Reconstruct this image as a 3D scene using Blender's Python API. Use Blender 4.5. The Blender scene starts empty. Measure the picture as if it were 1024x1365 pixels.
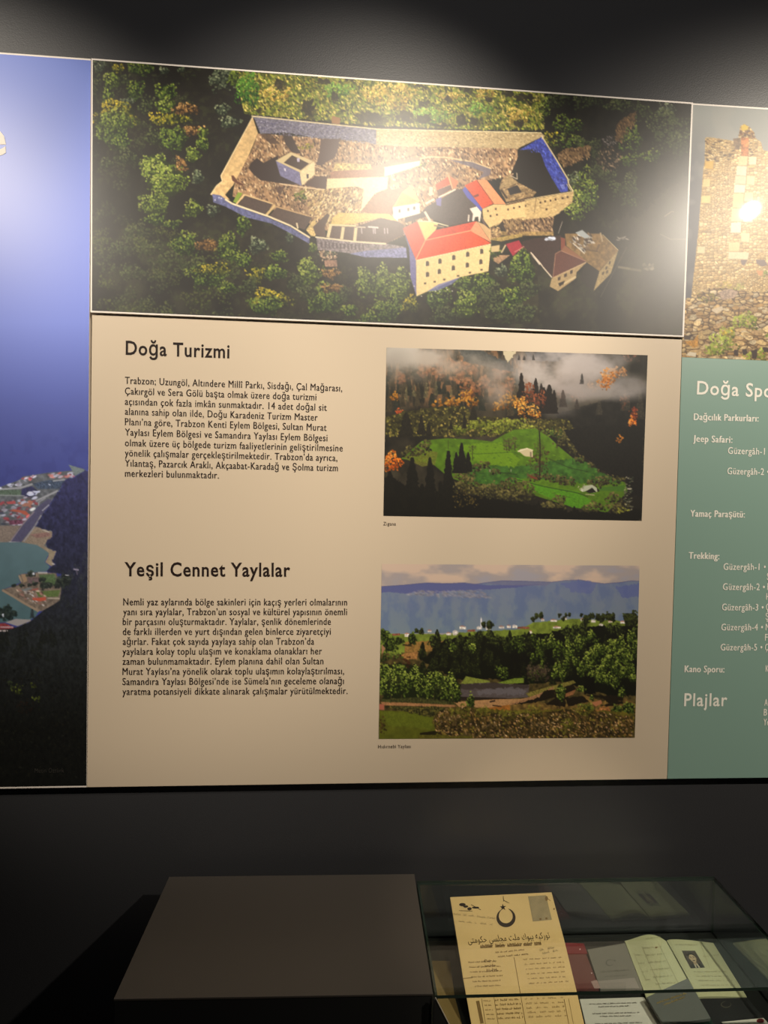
import bpy, bmesh, math, random
import numpy as np
from mathutils import Vector, Matrix

# ================================================================ camera, light, exposure
SC = bpy.context.scene
F_PX, YAW, PITCH, ROLL = 799.9, 0.0689, -0.0288, 0.0233
CAM = Vector((0.0, -1.5, 1.6))
fw = Vector((math.sin(YAW)*math.cos(PITCH), math.cos(YAW)*math.cos(PITCH), math.sin(PITCH)))
rt0 = Vector((math.cos(YAW), -math.sin(YAW), 0)); up0 = rt0.cross(fw)
RT = rt0*math.cos(ROLL)+up0*math.sin(ROLL); UP = up0*math.cos(ROLL)-rt0*math.sin(ROLL)
cd = bpy.data.cameras.new('camera'); cam = bpy.data.objects.new('camera', cd); SC.collection.objects.link(cam)
cd.sensor_fit = 'AUTO'; cd.sensor_width = 36; cd.lens = 36*F_PX/1365; cd.clip_start = .02; cd.clip_end = 60
cam.matrix_world = Matrix(((RT.x, UP.x, -fw.x, CAM.x), (RT.y, UP.y, -fw.y, CAM.y), (RT.z, UP.z, -fw.z, CAM.z), (0, 0, 0, 1)))
SC.camera = cam
vs = SC.view_settings; SC.display_settings.display_device = 'sRGB'; vs.view_transform = 'Standard'; vs.look = 'None'; vs.gamma = 1; vs.exposure = 0.0; vs.use_curve_mapping = False

w = bpy.data.worlds.new('room_ambience'); SC.world = w; w.use_nodes = True
w.node_tree.nodes['Background'].inputs[0].default_value = (1.0, .92, .84, 1); w.node_tree.nodes['Background'].inputs[1].default_value = AMB = .0

def spot(name, loc, aim, watts, size, blend, radius, col):
    l = bpy.data.lights.new(name, 'SPOT'); l.energy = watts; l.spot_size = math.radians(size); l.spot_blend = blend; l.shadow_soft_size = radius; l.color = col
    o = bpy.data.objects.new(name, l); SC.collection.objects.link(o); o.location = loc
    o.rotation_euler = (Vector(aim)-Vector(loc)).to_track_quat('-Z', 'Y').to_euler()
    return o
WARM = (1.0, .90, .76)
for loc, aim, wt, sz, bl in (((-1.76, -1.6, 3.065), (-1.0, 0, 2.03), 176, 47, .42), ((.2, -1.3, 3.024), (-.02, 0, 2.05), 108, 58, .6), ((2.13, -1.6, 3.156), (1.22, 0, 1.70), 322, 63, .7)):      # ceiling track washers, one per panel bay
    spot('track_spotlight', loc, aim, wt, sz, bl, .035, WARM)
spot('case_spotlight', (.8, -1.5, 2.9), (.53, -.2, .55), 82, 20, .5, .04, (1, .86, .66))
a = bpy.data.lights.new('room_fill', 'AREA'); a.energy = 6; a.shape = 'RECTANGLE'; a.size = 4; a.size_y = 2.5; a.color = (1.0, .96, .92)  # unseen fill light added for the dim ambience of the room
ao = bpy.data.objects.new('room_fill', a); SC.collection.objects.link(ao); ao.location = (0, -4.2, 3.1); ao.rotation_euler = (math.radians(25), 0, 0)

c2 = bpy.data.lights.new('upper_wall_fill', 'AREA'); c2.energy = 10; c2.shape = 'RECTANGLE'; c2.size = 3.6; c2.size_y = .3; c2.color = (1.0, .94, .88); c2.spread = math.radians(70)  # fill added to lift the upper wall; there is no cove lamp
c2o = bpy.data.objects.new('upper_wall_fill', c2); SC.collection.objects.link(c2o); c2o.location = (.2, -3.4, 2.5); c2o.rotation_euler = (Vector((0, 0, 3.6))-Vector((0, -3.4, 2.5))).to_track_quat('-Z', 'Y').to_euler()

# ================================================================ helpers
def ray(px, py):
    return RT*(px-512)+UP*(682.5-py)+fw*F_PX
def on_y(px, py, y):
    d = ray(px, py); return CAM+d*((y-CAM.y)/d.y)
def on_z(px, py, z):
    d = ray(px, py); return CAM+d*((z-CAM.z)/d.z)
def on_p(px, py, P, N):
    d = ray(px, py); return CAM+d*((P-CAM).dot(N)/d.dot(N))
def lin(c):
    c = np.asarray(c, float)/255.0
    return np.where(c <= .04045, c/12.92, ((c+.055)/1.055)**2.4)
def mat(name, col, rough=.5, spec=.5, metal=0.0, bump=0, bscale=200, var=0.0, vscale=8, coat=0):
    m = bpy.data.materials.new(name); m.use_nodes = True; nt = m.node_tree; b = nt.nodes['Principled BSDF']
    c = lin(col); b.inputs['Base Color'].default_value = (*c, 1); b.inputs['Roughness'].default_value = rough; b.inputs['Specular IOR Level'].default_value = spec; b.inputs['Metallic'].default_value = metal
    if coat: b.inputs['Coat Weight'].default_value = coat; b.inputs['Coat Roughness'].default_value = .12
    if bump or var:
        tc = nt.nodes.new('ShaderNodeTexCoord')
    if bump:
        n = nt.nodes.new('ShaderNodeTexNoise'); n.inputs['Scale'].default_value = bscale; n.inputs['Detail'].default_value = 3
        bp = nt.nodes.new('ShaderNodeBump'); bp.inputs['Strength'].default_value = bump; bp.inputs['Distance'].default_value = .002
        nt.links.new(tc.outputs['Object'], n.inputs['Vector']); nt.links.new(n.outputs['Fac'], bp.inputs['Height']); nt.links.new(bp.outputs[0], b.inputs['Normal'])
    if var:
        n = nt.nodes.new('ShaderNodeTexNoise'); n.inputs['Scale'].default_value = vscale; n.inputs['Detail'].default_value = 4
        mx = nt.nodes.new('ShaderNodeMix'); mx.data_type = 'RGBA'; mx.inputs['A'].default_value = (*(c*(1-var)), 1); mx.inputs['B'].default_value = (*np.clip(c*(1+var), 0, 1), 1)
        nt.links.new(tc.outputs['Object'], n.inputs['Vector']); nt.links.new(n.outputs['Fac'], mx.inputs['Factor']); nt.links.new(mx.outputs['Result'], b.inputs['Base Color'])
    return m
def print_mat(name, rough, spec=.5, coat=0.0):
    m = bpy.data.materials.new(name); m.use_nodes = True; nt = m.node_tree; b = nt.nodes['Principled BSDF']
    at = nt.nodes.new('ShaderNodeVertexColor'); at.layer_name = 'ink'
    nt.links.new(at.outputs['Color'], b.inputs['Base Color']); b.inputs['Coat Weight'].default_value = coat; b.inputs['Coat Roughness'].default_value = .04; b.inputs['Roughness'].default_value = rough; b.inputs['Specular IOR Level'].default_value = spec
    return m
def glass_mat(name='clear_glass', ior=1.5):
    m = bpy.data.materials.new(name); m.use_nodes = True; nt = m.node_tree; nt.nodes.remove(nt.nodes['Principled BSDF'])
    fr = nt.nodes.new('ShaderNodeFresnel'); ge = nt.nodes.new('ShaderNodeNewGeometry'); mr = nt.nodes.new('ShaderNodeMapRange'); mr.inputs['To Min'].default_value = ior; mr.inputs['To Max'].default_value = 1/ior; nt.links.new(ge.outputs['Backfacing'], mr.inputs['Value']); nt.links.new(mr.outputs[0], fr.inputs[0]); tr = nt.nodes.new('ShaderNodeBsdfTransparent'); tr.inputs[0].default_value = (.93, .965, .945, 1)
    gl = nt.nodes.new('ShaderNodeBsdfGlossy'); gl.inputs['Roughness'].default_value = .015; mx = nt.nodes.new('ShaderNodeMixShader')
    nt.links.new(fr.outputs[0], mx.inputs[0]); nt.links.new(tr.outputs[0], mx.inputs[1]); nt.links.new(gl.outputs[0], mx.inputs[2]); nt.links.new(mx.outputs[0], nt.nodes['Material Output'].inputs[0])
    return m
def thing(name, loc, label, cat, group=None):
    o = bpy.data.objects.new(name, None); SC.collection.objects.link(o); o.location = loc; o.empty_display_size = .05
    o['label'] = label; o['category'] = cat
    if group: o['group'] = group
    return o
def link(name, me, m, parent=None, label=None):
    o = bpy.data.objects.new(name, me); SC.collection.objects.link(o)
    for q in (m if isinstance(m, (list, tuple)) else [m]): me.materials.append(q)
    if parent is not None: o.parent = parent; o.matrix_parent_inverse = Matrix.Translation(-parent.location)
    if label: o['label'] = label
    return o
def tag(o, label, cat, group=None):
    o['label'] = label; o['category'] = cat
    if group: o['group'] = group
    return o
def structure(o): o['kind'] = 'structure'; return o
def from_bm(name, bm, m, parent=None, label=None, smooth=False):
    bmesh.ops.recalc_face_normals(bm, faces=bm.faces)
    me = bpy.data.meshes.new(name); bm.to_mesh(me); bm.free()
    if smooth: me.polygons.foreach_set('use_smooth', [True]*len(me.polygons))
    return link(name, me, m, parent, label)
def prism(bm, top, off):
    """closed solid between a polygon and its copy moved by off"""
    a = [bm.verts.new(p) for p in top]; b = [bm.verts.new(Vector(p)+Vector(off)) for p in top]; n = len(a)
    fs = [bm.faces.new(a), bm.faces.new(b[::-1])]
    for i in range(n): fs.append(bm.faces.new((a[i], b[i], b[(i+1) % n], a[(i+1) % n])))
    return fs
def solid(name, top, off, m, parent=None, bevel=0.0, label=None):
    bm = bmesh.new(); prism(bm, top, off)
    if bevel: bmesh.ops.bevel(bm, geom=bm.edges[:], offset=bevel, segments=2, affect='EDGES', profile=.5)
    return from_bm(name, bm, m, parent, label)
def box(name, lo, hi, m, parent=None, bevel=0.0, label=None):
    x0, y0, z0 = lo; x1, y1, z1 = hi
    return solid(name, [(x0, y0, z1), (x1, y0, z1), (x1, y1, z1), (x0, y1, z1)], (0, 0, z0-z1), m, parent, bevel, label)
def print_sheet(name, cv, corners, y, nx, ny, m, parent, gain=.8):
    """a printed picture: fine grid in the plane y whose vertices carry the ink"""
    u = np.linspace(0, 1, nx)[None, :, None]; v = np.linspace(0, 1, ny)[:, None, None]; TL, TR, BR, BL = [np.array(c, float) for c in corners]
    P = ((TL*(1-u)+TR*u)*(1-v)+(BL*(1-u)+BR*u)*v).reshape(-1, 2)
    ink = np.clip(lin(np.clip(cv.sample(P[:, 0], P[:, 1]), 0, 255))*np.array(gain), 0, .9)
    D = (np.outer(P[:, 0]-512, RT)+np.outer(682.5-P[:, 1], UP)+np.array(fw)*F_PX); W = np.array(CAM)+D*((y-CAM.y)/D[:, 1])[:, None]
    idx = np.arange(nx*ny).reshape(ny, nx); q = np.stack([idx[:-1, :-1], idx[1:, :-1], idx[1:, 1:], idx[:-1, 1:]], -1).reshape(-1, 4)
    me = bpy.data.meshes.new(name); me.vertices.add(len(W)); me.vertices.foreach_set('co', W.astype(np.float32).ravel())
    me.loops.add(q.size); me.loops.foreach_set('vertex_index', q.astype(np.int32).ravel()); me.polygons.add(len(q)); me.polygons.foreach_set('loop_start', np.arange(0, q.size, 4, dtype=np.int32))
    me.update(calc_edges=True)
    at = me.color_attributes.new('ink', 'FLOAT_COLOR', 'POINT'); at.data.foreach_set('color', np.concatenate([ink, np.ones((len(ink), 1))], 1).astype(np.float32).ravel())
    me.validate()
    return link(name, me, m, parent)
_glyph = {}
def glyphs(txt, bold=0.0):
    k = (txt, bold)
    if k not in _glyph:
        cu = bpy.data.curves.new('txt', 'FONT'); cu.body = txt; cu.size = 1; cu.resolution_u = 3; cu.offset = bold; cu.space_character = 1.1; cu.fill_mode = 'FRONT'
        o = bpy.data.objects.new('txt', cu); SC.collection.objects.link(o); dg = bpy.context.evaluated_depsgraph_get()
        me = bpy.data.meshes.new_from_object(o.evaluated_get(dg)); co = np.array([v.co[:2] for v in me.vertices]); fc = [tuple(p.vertices) for p in me.polygons]
        bpy.data.objects.remove(o); bpy.data.curves.remove(cu); bpy.data.meshes.remove(me); _glyph[k] = (co, fc)
    return _glyph[k]
CAPH = None
def text(name, rows, to, m, parent, cap, bold=0.0, label=None, lift=.0006, n=Vector((0, -1, 0)), twice=0.0):
    """rows: (string, left baseline, right baseline) in picture measures; to(px,py) gives the point on the carrying surface"""
    global CAPH
    if CAPH is None:
        c, _ = glyphs('H'); CAPH = c[:, 1].max()
    V, Fc = [], []
    for s, A, B in rows:
        co, fc = glyphs(s, bold)
        if not len(co): continue
        a, b = to(*A), to(*B); ax = (b-a); L = ax.length; ax.normalize(); up = n.cross(ax)*-1
        if up.z < 0: up = -up
        x0, x1 = co[:, 0].min(), co[:, 0].max(); h = (to(A[0], A[1]-cap)-a).length/CAPH
        k = len(V)
        for e in ((0.0,) if not twice else (-twice, twice)):
            k = len(V)
            for x, yv in co: V.append(a+ax*((x-x0)/(x1-x0)*L+e*h)+up*(yv*h)+n*(lift+e*.001))
            Fc += [tuple(i+k for i in f) for f in fc]
    me = bpy.data.meshes.new(name); me.from_pydata(V, [], Fc); me.update()
    return link(name, me, m, parent, label)
def flat(name, polys, to, m, parent, n, lift=.0005, label=None):
    """thin printed shapes lying on a surface"""
    V, Fc = [], []
    for P in polys:
        k = len(V); V += [to(*p)+n*lift for p in P]; Fc.append(tuple(range(k, k+len(P))))
    me = bpy.data.meshes.new(name); me.from_pydata(V, [], Fc); me.update()
    return link(name, me, m, parent, label)
def stroke(A, B, w):
    d = Vector((B[0]-A[0], B[1]-A[1])); q = Vector((-d.y, d.x)).normalized()*w/2
    return [(A[0]+q.x, A[1]+q.y), (B[0]+q.x, B[1]+q.y), (B[0]-q.x, B[1]-q.y), (A[0]-q.x, A[1]-q.y)]
def scrawl(A, B, h, rng, w=.45, gap=.18):
    """worn, unreadable line of small type: short strokes grouped like words"""
    out = []; A, B = Vector(A), Vector(B); L = (B-A).length; d = (B-A)/L; u = Vector((d.y, -d.x)); x = 0.0
    while x < L:
        n = rng.randint(2, 7)
        for i in range(n):
            if x >= L: break
            p = A+d*x; hh = h*rng.uniform(.5, 1.0); t = d*rng.uniform(-.25, .35)*h*.5
            out.append(stroke(p, p+u*hh+t, w)); out.append(stroke(p+u*hh*rng.uniform(0, .9), p+u*hh*rng.uniform(0, .9)+d*h*.5, w*.8)); x += h*rng.uniform(.42, .62)
        x += h*gap*rng.uniform(2, 4)
    return out
# ---------------------------------------------------------------- printed pictures: a small numpy painter
def clip8(c): return np.clip(c, 0, 255)
class Canvas:
    """Raster of one printed picture. Coordinates are the print's own drawing units."""
    def __init__(s, x0, y0, x1, y1, S, base, seed=1):
        s.x0, s.y0, s.S = x0, y0, S
        s.W, s.H = int((x1-x0)*S)+1, int((y1-y0)*S)+1
        s.img = np.ones((s.H, s.W, 3))*np.array(base, float)
        s.rng = np.random.default_rng(seed)
        s.o = (0.0, 0.0, 1.0)
    def crop(s, ox, oy, k): s.o = (ox, oy, k)
    def tr(s, pts):
        p = np.asarray(pts, float).reshape(-1, 2)
        ox, oy, k = s.o
        return np.stack([(ox+p[:, 0]/k-s.x0)*s.S, (oy+p[:, 1]/k-s.y0)*s.S], 1)
    def noise(s, cell, octv=3, seed=0, ax=1.0, shape=None):
        sH, sW = shape or (s.H, s.W)
        r = np.random.default_rng(seed+77); out = np.zeros((sH, sW)); a = 1; t = 0
        for o in range(octv):
            c = max(cell*s.S/2**o, 1.0); cx = c*ax
            gh, gw = int(sH/c)+3, int(sW/cx)+3
            g = r.random((gh, gw))
            y = np.arange(sH)/c; x = np.arange(sW)/cx
            yi, xi = y.astype(int), x.astype(int); fy, fx = y-yi, x-xi
            fy = (fy*fy*(3-2*fy))[:, None]; fx = (fx*fx*(3-2*fx))[None]
            A = g[yi][:, xi]; B = g[yi][:, xi+1]; C = g[yi+1][:, xi]; D = g[yi+1][:, xi+1]
            out += a*((A*(1-fx)+B*fx)*(1-fy)+(C*(1-fx)+D*fx)*fy); t += a; a *= .55
        return out/t
    def mask(s, P):
        x0 = max(int(P[:, 0].min())-1, 0); x1 = min(int(P[:, 0].max())+2, s.W)
        y0 = max(int(P[:, 1].min())-1, 0); y1 = min(int(P[:, 1].max())+2, s.H)
        if x1 <= x0 or y1 <= y0: return None
        n = 3
        xs = x0+(np.arange((x1-x0)*n)+.5)/n-.5; ys = y0+(np.arange((y1-y0)*n)+.5)/n-.5
        X, Y = np.meshgrid(xs, ys); ins = np.zeros(X.shape, bool)
        j = len(P)-1
        for i in range(len(P)):
            xi, yi = P[i]; xj, yj = P[j]
            if yi != yj:
                c = ((yi > Y) != (yj > Y)) & (X < (xj-xi)*(Y-yi)/(yj-yi)+xi); ins ^= c
            j = i
        m = ins.reshape(y1-y0, n, x1-x0, n).mean((1, 3))
        return m, slice(y0, y1), slice(x0, x1)
    def poly(s, pts, col, tex=0.0, cell=1.5, a=1.0, rough=0.0, seed=None, grad=None):
        P = s.tr(pts)
        if rough:
            Q = []
            for i in range(len(P)):
                A, B = P[i], P[(i+1) % len(P)]; n = max(int(np.hypot(*(B-A))/(2.0*s.S)), 1)
                for k in range(n): Q.append(A+(B-A)*k/n+s.rng.normal(0, rough*s.S, 2))
            P = np.array(Q)
        r = s.mask(P)
        if r is None: return
        m, sy, sx = r; m = (m*a)[..., None]
        c = np.ones(m.shape[:2]+(3,))*np.array(col, float)
        if grad is not None:
            t = np.linspace(0, 1, c.shape[0])[:, None, None]; c = c*(1-t)+np.array(grad, float)*t
        if tex:
            n = s.noise(cell, 2, int(s.rng.integers(1e6)) if seed is None else seed, shape=m.shape[:2])
            c = c*(1+tex*(n-.5)*2)[..., None]
        s.img[sy, sx] = s.img[sy, sx]*(1-m)+c*m
    def line(s, pts, w, col, a=1.0):
        p = np.asarray(pts, float).reshape(-1, 2); k = s.o[2]
        for A, B in zip(p[:-1], p[1:]):
            d = B-A; L = np.hypot(*d)
            if L < 1e-6: continue
            n = np.array([-d[1], d[0]])/L*w*k/2
            s.poly([A+n, B+n, B-n, A-n], col, a=a)
    def dab(s, x, y, rx, ry, ang, col, a=1.0):
        R = max(rx, ry)+1
        x0, x1 = max(int(x-R), 0), min(int(x+R)+2, s.W); y0, y1 = max(int(y-R), 0), min(int(y+R)+2, s.H)
        if x1 <= x0 or y1 <= y0: return
        dx = np.arange(x0, x1)[None]-x; dy = np.arange(y0, y1)[:, None]-y
        ca, sa = math.cos(ang), math.sin(ang)
        u = (dx*ca+dy*sa)/rx; v = (-dx*sa+dy*ca)/ry
        d = np.sqrt(u*u+v*v); m = np.clip((1-d)*min(rx, ry)+.5, 0, 1)*a
        m = m[..., None]; s.img[y0:y1, x0:x1] = s.img[y0:y1, x0:x1]*(1-m)+np.array(col)*m
    def dabs(s, pts, n, pal, r=(.5, 1.3), asp=1.6, ang=None, a=1.0, jit=.12):
        """n small strokes of palette colours inside a polygon"""
        P = s.tr(pts); rr = s.mask(P)
        if rr is None: return
        m, sy, sx = rr; yy, xx = np.nonzero(m > .5)
        if not len(yy): return
        pal = np.array(pal, float)
        for i in s.rng.integers(0, len(yy), n):
            c = pal[s.rng.integers(len(pal))]*(1+s.rng.normal(0, jit))
            q = s.rng.uniform(*r)*s.S
            th = s.rng.uniform(0, 3.14) if ang is None else ang+s.rng.normal(0, .35)
            s.dab(xx[i]+sx.start+s.rng.random(), yy[i]+sy.start+s.rng.random(), q*asp, q, th, clip8(c), a)
    def bush(s, cx, cy, rx, ry, pal, dens=1.0, a=.9, r=(.6, 1.25), under=None):
        """leafy clump: pal goes from the side away from the sun to the sunny top left"""
        ox, oy, k = s.o; X = (ox+cx/k-s.x0)*s.S; Y = (oy+cy/k-s.y0)*s.S; RX = rx/k*s.S; RY = ry/k*s.S
        pal = np.array(pal, float); rng = s.rng
        if under is not None:
            for i in range(10):
                t = rng.uniform(0, 6.28); q = rng.uniform(0, .55)
                s.dab(X+RX*q*math.cos(t), Y+RY*q*math.sin(t), RX*.55, RY*.55, 0, under, .8)
        n = int(RX*RY*dens*.55/s.S**2)+6
        lob = rng.uniform(0, 6.28, 3)
        for i in range(n):
            t = rng.uniform(0, 6.28); q = math.sqrt(rng.random())
            q *= 1+.22*math.sin(3*t+lob[0])+.15*math.sin(5*t+lob[1])
            u, v = q*math.cos(t), q*math.sin(t)
            l = .5-.35*v-.15*u+rng.normal(0, .27)
            j = min(max(l, 0), .999)*(len(pal)-1); j0 = int(j); c = pal[j0]*(1-j+j0)+pal[min(j0+1, len(pal)-1)]*(j-j0)
            w = rng.uniform(*r)*s.S
            s.dab(X+RX*u, Y+RY*v, w*1.35, w, rng.uniform(0, 3.14), clip8(c*(1+rng.normal(0, .12))), a)
    def conifer(s, cx, by, h, w, col, tip=None, a=1.0):
        """spruce silhouette: ragged narrow cone standing on by"""
        k = s.o[2]; L, R = [], []
        n = max(int(h/k/2.2), 4)
        for i in range(n+1):
            t = i/n; ww = w*(.08+.5*t**.8)
            L.append((cx-ww*s.rng.uniform(.7, 1.15), by-h*(1-t))); R.append((cx+ww*s.rng.uniform(.7, 1.15), by-h*(1-t)))
        s.poly(L+R[::-1], col, tex=.25, cell=2, a=a)
        if tip is not None: s.dabs(L+R[::-1], int(h*w/k/k*.12)+3, [tip, np.array(tip)*.7], (.4, .9), 1.3, a=.8*a)
    def blend(s, m, col): m = m[..., None]; s.img = s.img*(1-m)+np.array(col, float)*m
    def stones(s, mk, w, h, pal, mortar, gap=.16, a=1.0, jit=.8, seed=0):
        """irregular masonry: every pixel takes the tone of its nearest jittered seed, joints in between"""
        X, Y = np.meshgrid(np.arange(s.W)/s.S/w, np.arange(s.H)/s.S/h); r = np.random.default_rng(seed+5)
        nx, ny = int(s.W/s.S/w)+4, int(s.H/s.S/h)+4
        jx = r.uniform(.5-jit/2, .5+jit/2, (ny, nx)); jy = r.uniform(.5-jit/2, .5+jit/2, (ny, nx))
        wt = (r.random((ny, nx))-.5)*.5
        col = np.array(pal, float)[r.integers(0, len(pal), (ny, nx))]*r.uniform(.88, 1.1, (ny, nx, 1))
        xi, yi = X.astype(int), Y.astype(int); d1 = np.full(X.shape, 9.); d2 = d1.copy(); C = np.zeros(X.shape+(3,)); U = np.zeros(X.shape)
        for dy in (-1, 0, 1):
            for dx in (-1, 0, 1):
                ax, ay = xi+dx+1, yi+dy+1
                ex = X+1-ax-jx[ay, ax]; ey = Y+1-ay-jy[ay, ax]; d = np.sqrt(ex*ex+ey*ey)-wt[ay, ax]*.5
                n = d < d1; d2 = np.where(n, d1, np.minimum(d2, d)); d1 = np.where(n, d, d1); C[n] = col[ay, ax][n]; U = np.where(n, ey+.5*ex, U)
        C = C*(1-.22*np.clip(U*1.6, -1, 1))[..., None]
        e = np.clip((d2-d1)/gap, 0, 1)[..., None]; C = C*e+np.array(mortar, float)*(1-e)
        s.blend_img(mk*a, C)
    def blend_img(s, m, C): m = m[..., None]; s.img = s.img*(1-m)+C*m
    def full_mask(s, pts):
        r = s.mask(s.tr(pts)); mm = np.zeros((s.H, s.W))
        if r is not None: mm[r[1], r[2]] = r[0]
        return mm
    def coords(s):
        return s.x0+np.arange(s.W)[None]/s.S+np.zeros((s.H, 1)), s.y0+np.arange(s.H)[:, None]/s.S+np.zeros((1, s.W))
    def sample(s, px, py):
        x = np.clip((px-s.x0)*s.S, 0, s.W-1.001); y = np.clip((py-s.y0)*s.S, 0, s.H-1.001)
        xi, yi = x.astype(int), y.astype(int); fx, fy = (x-xi)[..., None], (y-yi)[..., None]; I = s.img
        return (I[yi, xi]*(1-fx)+I[yi, xi+1]*fx)*(1-fy)+(I[yi+1, xi]*(1-fx)+I[yi+1, xi+1]*fx)*fy
def ell(cx, cy, rx, ry, n=20): return [(cx+rx*math.cos(6.2832*i/n), cy+ry*math.sin(6.2832*i/n)) for i in range(n)]

GRN = [(24, 32, 14), (52, 70, 24), (86, 106, 36), (132, 142, 56)]
GRY = [(30, 34, 14), (74, 78, 24), (128, 124, 32), (190, 166, 44)]
DIM = [(26, 27, 18), (42, 50, 26), (62, 72, 38), (86, 92, 54)]
BRI = [(34, 42, 16), (70, 86, 28), (108, 126, 42), (160, 166, 82)]
GRG = [(28, 32, 24), (52, 62, 44), (88, 98, 72), (140, 146, 112)]
BRN = [(48, 34, 20), (92, 66, 36), (140, 104, 56), (180, 140, 84)]
ROCK = [(70, 50, 40), (150, 116, 84), (186, 152, 112), (214, 186, 146), (98, 74, 60)]

def paint_fortress():
    c = Canvas(119, 74, 927, 452, 1.2, (30, 27, 22), 3)
    X, Y = c.coords()
    n = c.noise(30, 4, 5); c.img = c.img*(.7+.6*n)[..., None]
    c.blend(np.clip((n-.45)*2, 0, .5)*np.clip((Y-240)/120, 0, 1), (58, 56, 40))     # lamp haze painted into the lower wood's colour
    c.blend(np.clip((X-820)/90, 0, .4)*np.clip((Y-190)/90, 0, 1), (74, 66, 54))  # haze of the lamp reflection painted into the lower right
    u = c.noise(5, 3, 9); c.blend(np.clip((u-.5)*3, 0, .5)*np.clip((n-.4)*4, 0, 1), (52, 56, 32))
    c.crop(0, 0, 1)
    for i in range(150):
        x, y = c.rng.uniform(124, 560), c.rng.uniform(300, 440)
        if y < 300+(x-200)*.22 and x > 200: continue
        c.bush(x, y, c.rng.uniform(8, 18), c.rng.uniform(6, 12), [DIM, [(30, 32, 16), (50, 58, 24), (74, 84, 34), (96, 100, 46)]][i % 2], .8, .55)
    for i in range(70):
        x, y = c.rng.uniform(124, 300), c.rng.uniform(85, 300); c.bush(x, y, c.rng.uniform(6, 12), c.rng.uniform(5, 9), DIM, .7, .4) if (x-124)/180+(y-85)/900 < .8 else None
    c.crop(120, 75, 5.12)
    for b in [(350, 80, 90, 50, GRN), (505, 100, 32, 26, GRG), (620, 90, 30, 22, GRG), (60, 60, 45, 50, GRG), (40, 200, 40, 90, DIM), (195, 85, 42, 36, GRY),
              (150, 170, 65, 60, BRI), (120, 270, 40, 44, GRN), (310, 230, 60, 75, GRN), (235, 160, 40, 40, DIM), (260, 310, 45, 35, GRG), (400, 330, 75, 65, DIM),
              (515, 250, 75, 65, GRN), (520, 340, 62, 60, BRI), (650, 360, 95, 38, BRN), (150, 530, 105, 85, GRN), (215, 595, 55, 50, GRN), (170, 400, 145, 95, GRY),
              (180, 440, 130, 70, BRI), (530, 430, 140, 45, GRY), (690, 505, 85, 34, BRN), (440, 555, 72, 62, DIM), (570, 560, 95, 85, GRN), (770, 528, 36, 40, BRI),
              (770, 600, 44, 42, GRN), (700, 670, 52, 52, BRI), (620, 750, 40, 60, BRN), (900, 150, 90, 95, GRG), (990, 140, 50, 80, BRI), (905, 365, 50, 44, GRG),
              (950, 450, 70, 40, GRG), (250, 690, 85, 62, DIM), (110, 735, 55, 42, DIM), (430, 740, 90, 70, BRI), (480, 800, 140, 90, BRI), (530, 860, 130, 90, BRI), (735, 825, 40, 46, GRG)]:
        c.bush(*b, dens=1.5 if b[4] is not DIM else 1.0, under=b[4][0])
    c.crop(120, 255, 5.12)
    for b in [(440, 80, 110, 90, BRI), (450, 190, 80, 42, GRN), (700, 120, 60, 62, BRI), (840, 130, 50, 36, GRG), (560, 225, 60, 30, GRN), (650, 360, 95, 85, GRN),
              (800, 370, 85, 40, BRN), (940, 380, 80, 90, GRN), (330, 270, 100, 50, DIM), (420, 390, 100, 55, DIM), (210, 390, 70, 62, DIM), (540, 480, 105, 66, DIM),
              (700, 530, 110, 66, DIM), (800, 580, 140, 90, GRN), (850, 530, 120, 40, GRY), (940, 660, 65, 40, GRN), (980, 440, 60, 55, GRN), (1000, 560, 60, 50, DIM), (300, 560, 90, 50, DIM)]:
        c.bush(*b, dens=1.3, a=.75, under=b[4][0] if b[4] is not DIM else None)
    # sunlit thicket behind the back wall
    c.crop(0, 0, 1)
    top = [(318, 96), (520, 106), (724, 119), (726, 172), (640, 173), (500, 167), (420, 160), (346, 153), (326, 152), (320, 130)]
    c.poly(top, (92, 98, 34), tex=.6, cell=6)
    c.dabs(top, 5200, [(60, 74, 22), (104, 118, 36), (140, 146, 48), (168, 158, 66), (196, 178, 96), (120, 110, 40), (50, 50, 24)], (.5, 1.2), 2.0, ang=.9)
    for e in [(330, 118, 16, 24)]: c.bush(*e, [(20, 40, 12), (44, 84, 20), (70, 122, 30), (120, 150, 60)], 1.8)
    for e in [(369, 124, 18, 12), (532, 128, 20, 18), (500, 125, 16, 14), (647, 124, 12, 7), (690, 155, 18, 12), (600, 128, 16, 5)]: c.bush(*e, [(90, 72, 30), (150, 124, 46), (196, 166, 74), (220, 190, 110)], 1.5)
    for e in [(575, 155, 22, 12), (640, 145, 16, 8), (450, 120, 20, 10)]: c.bush(*e, [(40, 60, 16), (70, 110, 30), (110, 150, 50), (150, 180, 80)], 1.5)
    for e in [(410, 143, 9, 15), (372, 112, 8, 8), (492, 156, 22, 9), (539, 155, 12, 9), (565, 159, 10, 8), (561, 115, 9, 4), (565, 138, 7, 5), (614, 160, 8, 9), (633, 161, 7, 7), (651, 132, 5, 4),
              (447, 128, 6, 6), (676, 124, 9, 4), (596, 132, 5, 5), (465, 105, 8, 4), (700, 130, 18, 8), (345, 147, 7, 4), (618, 118, 10, 3), (588, 166, 16, 3), (692, 165, 8, 6), (430, 108, 12, 4)]:
        c.poly(ell(e[0], e[1], e[2]*.9, e[3]*.8, 12), (36, 31, 22), a=.8, rough=2.0); c.poly(ell(e[0]+e[2]*.5, e[1]+e[3]*.5, e[2]*.7, e[3]*.6, 9), (40, 36, 22), a=.6, rough=2.4)
    c.dabs(top, 35, [(84, 98, 30), (120, 128, 44), (150, 146, 60), (60, 70, 22)], (.5, 1.2), 2.0, ang=.9)
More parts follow.
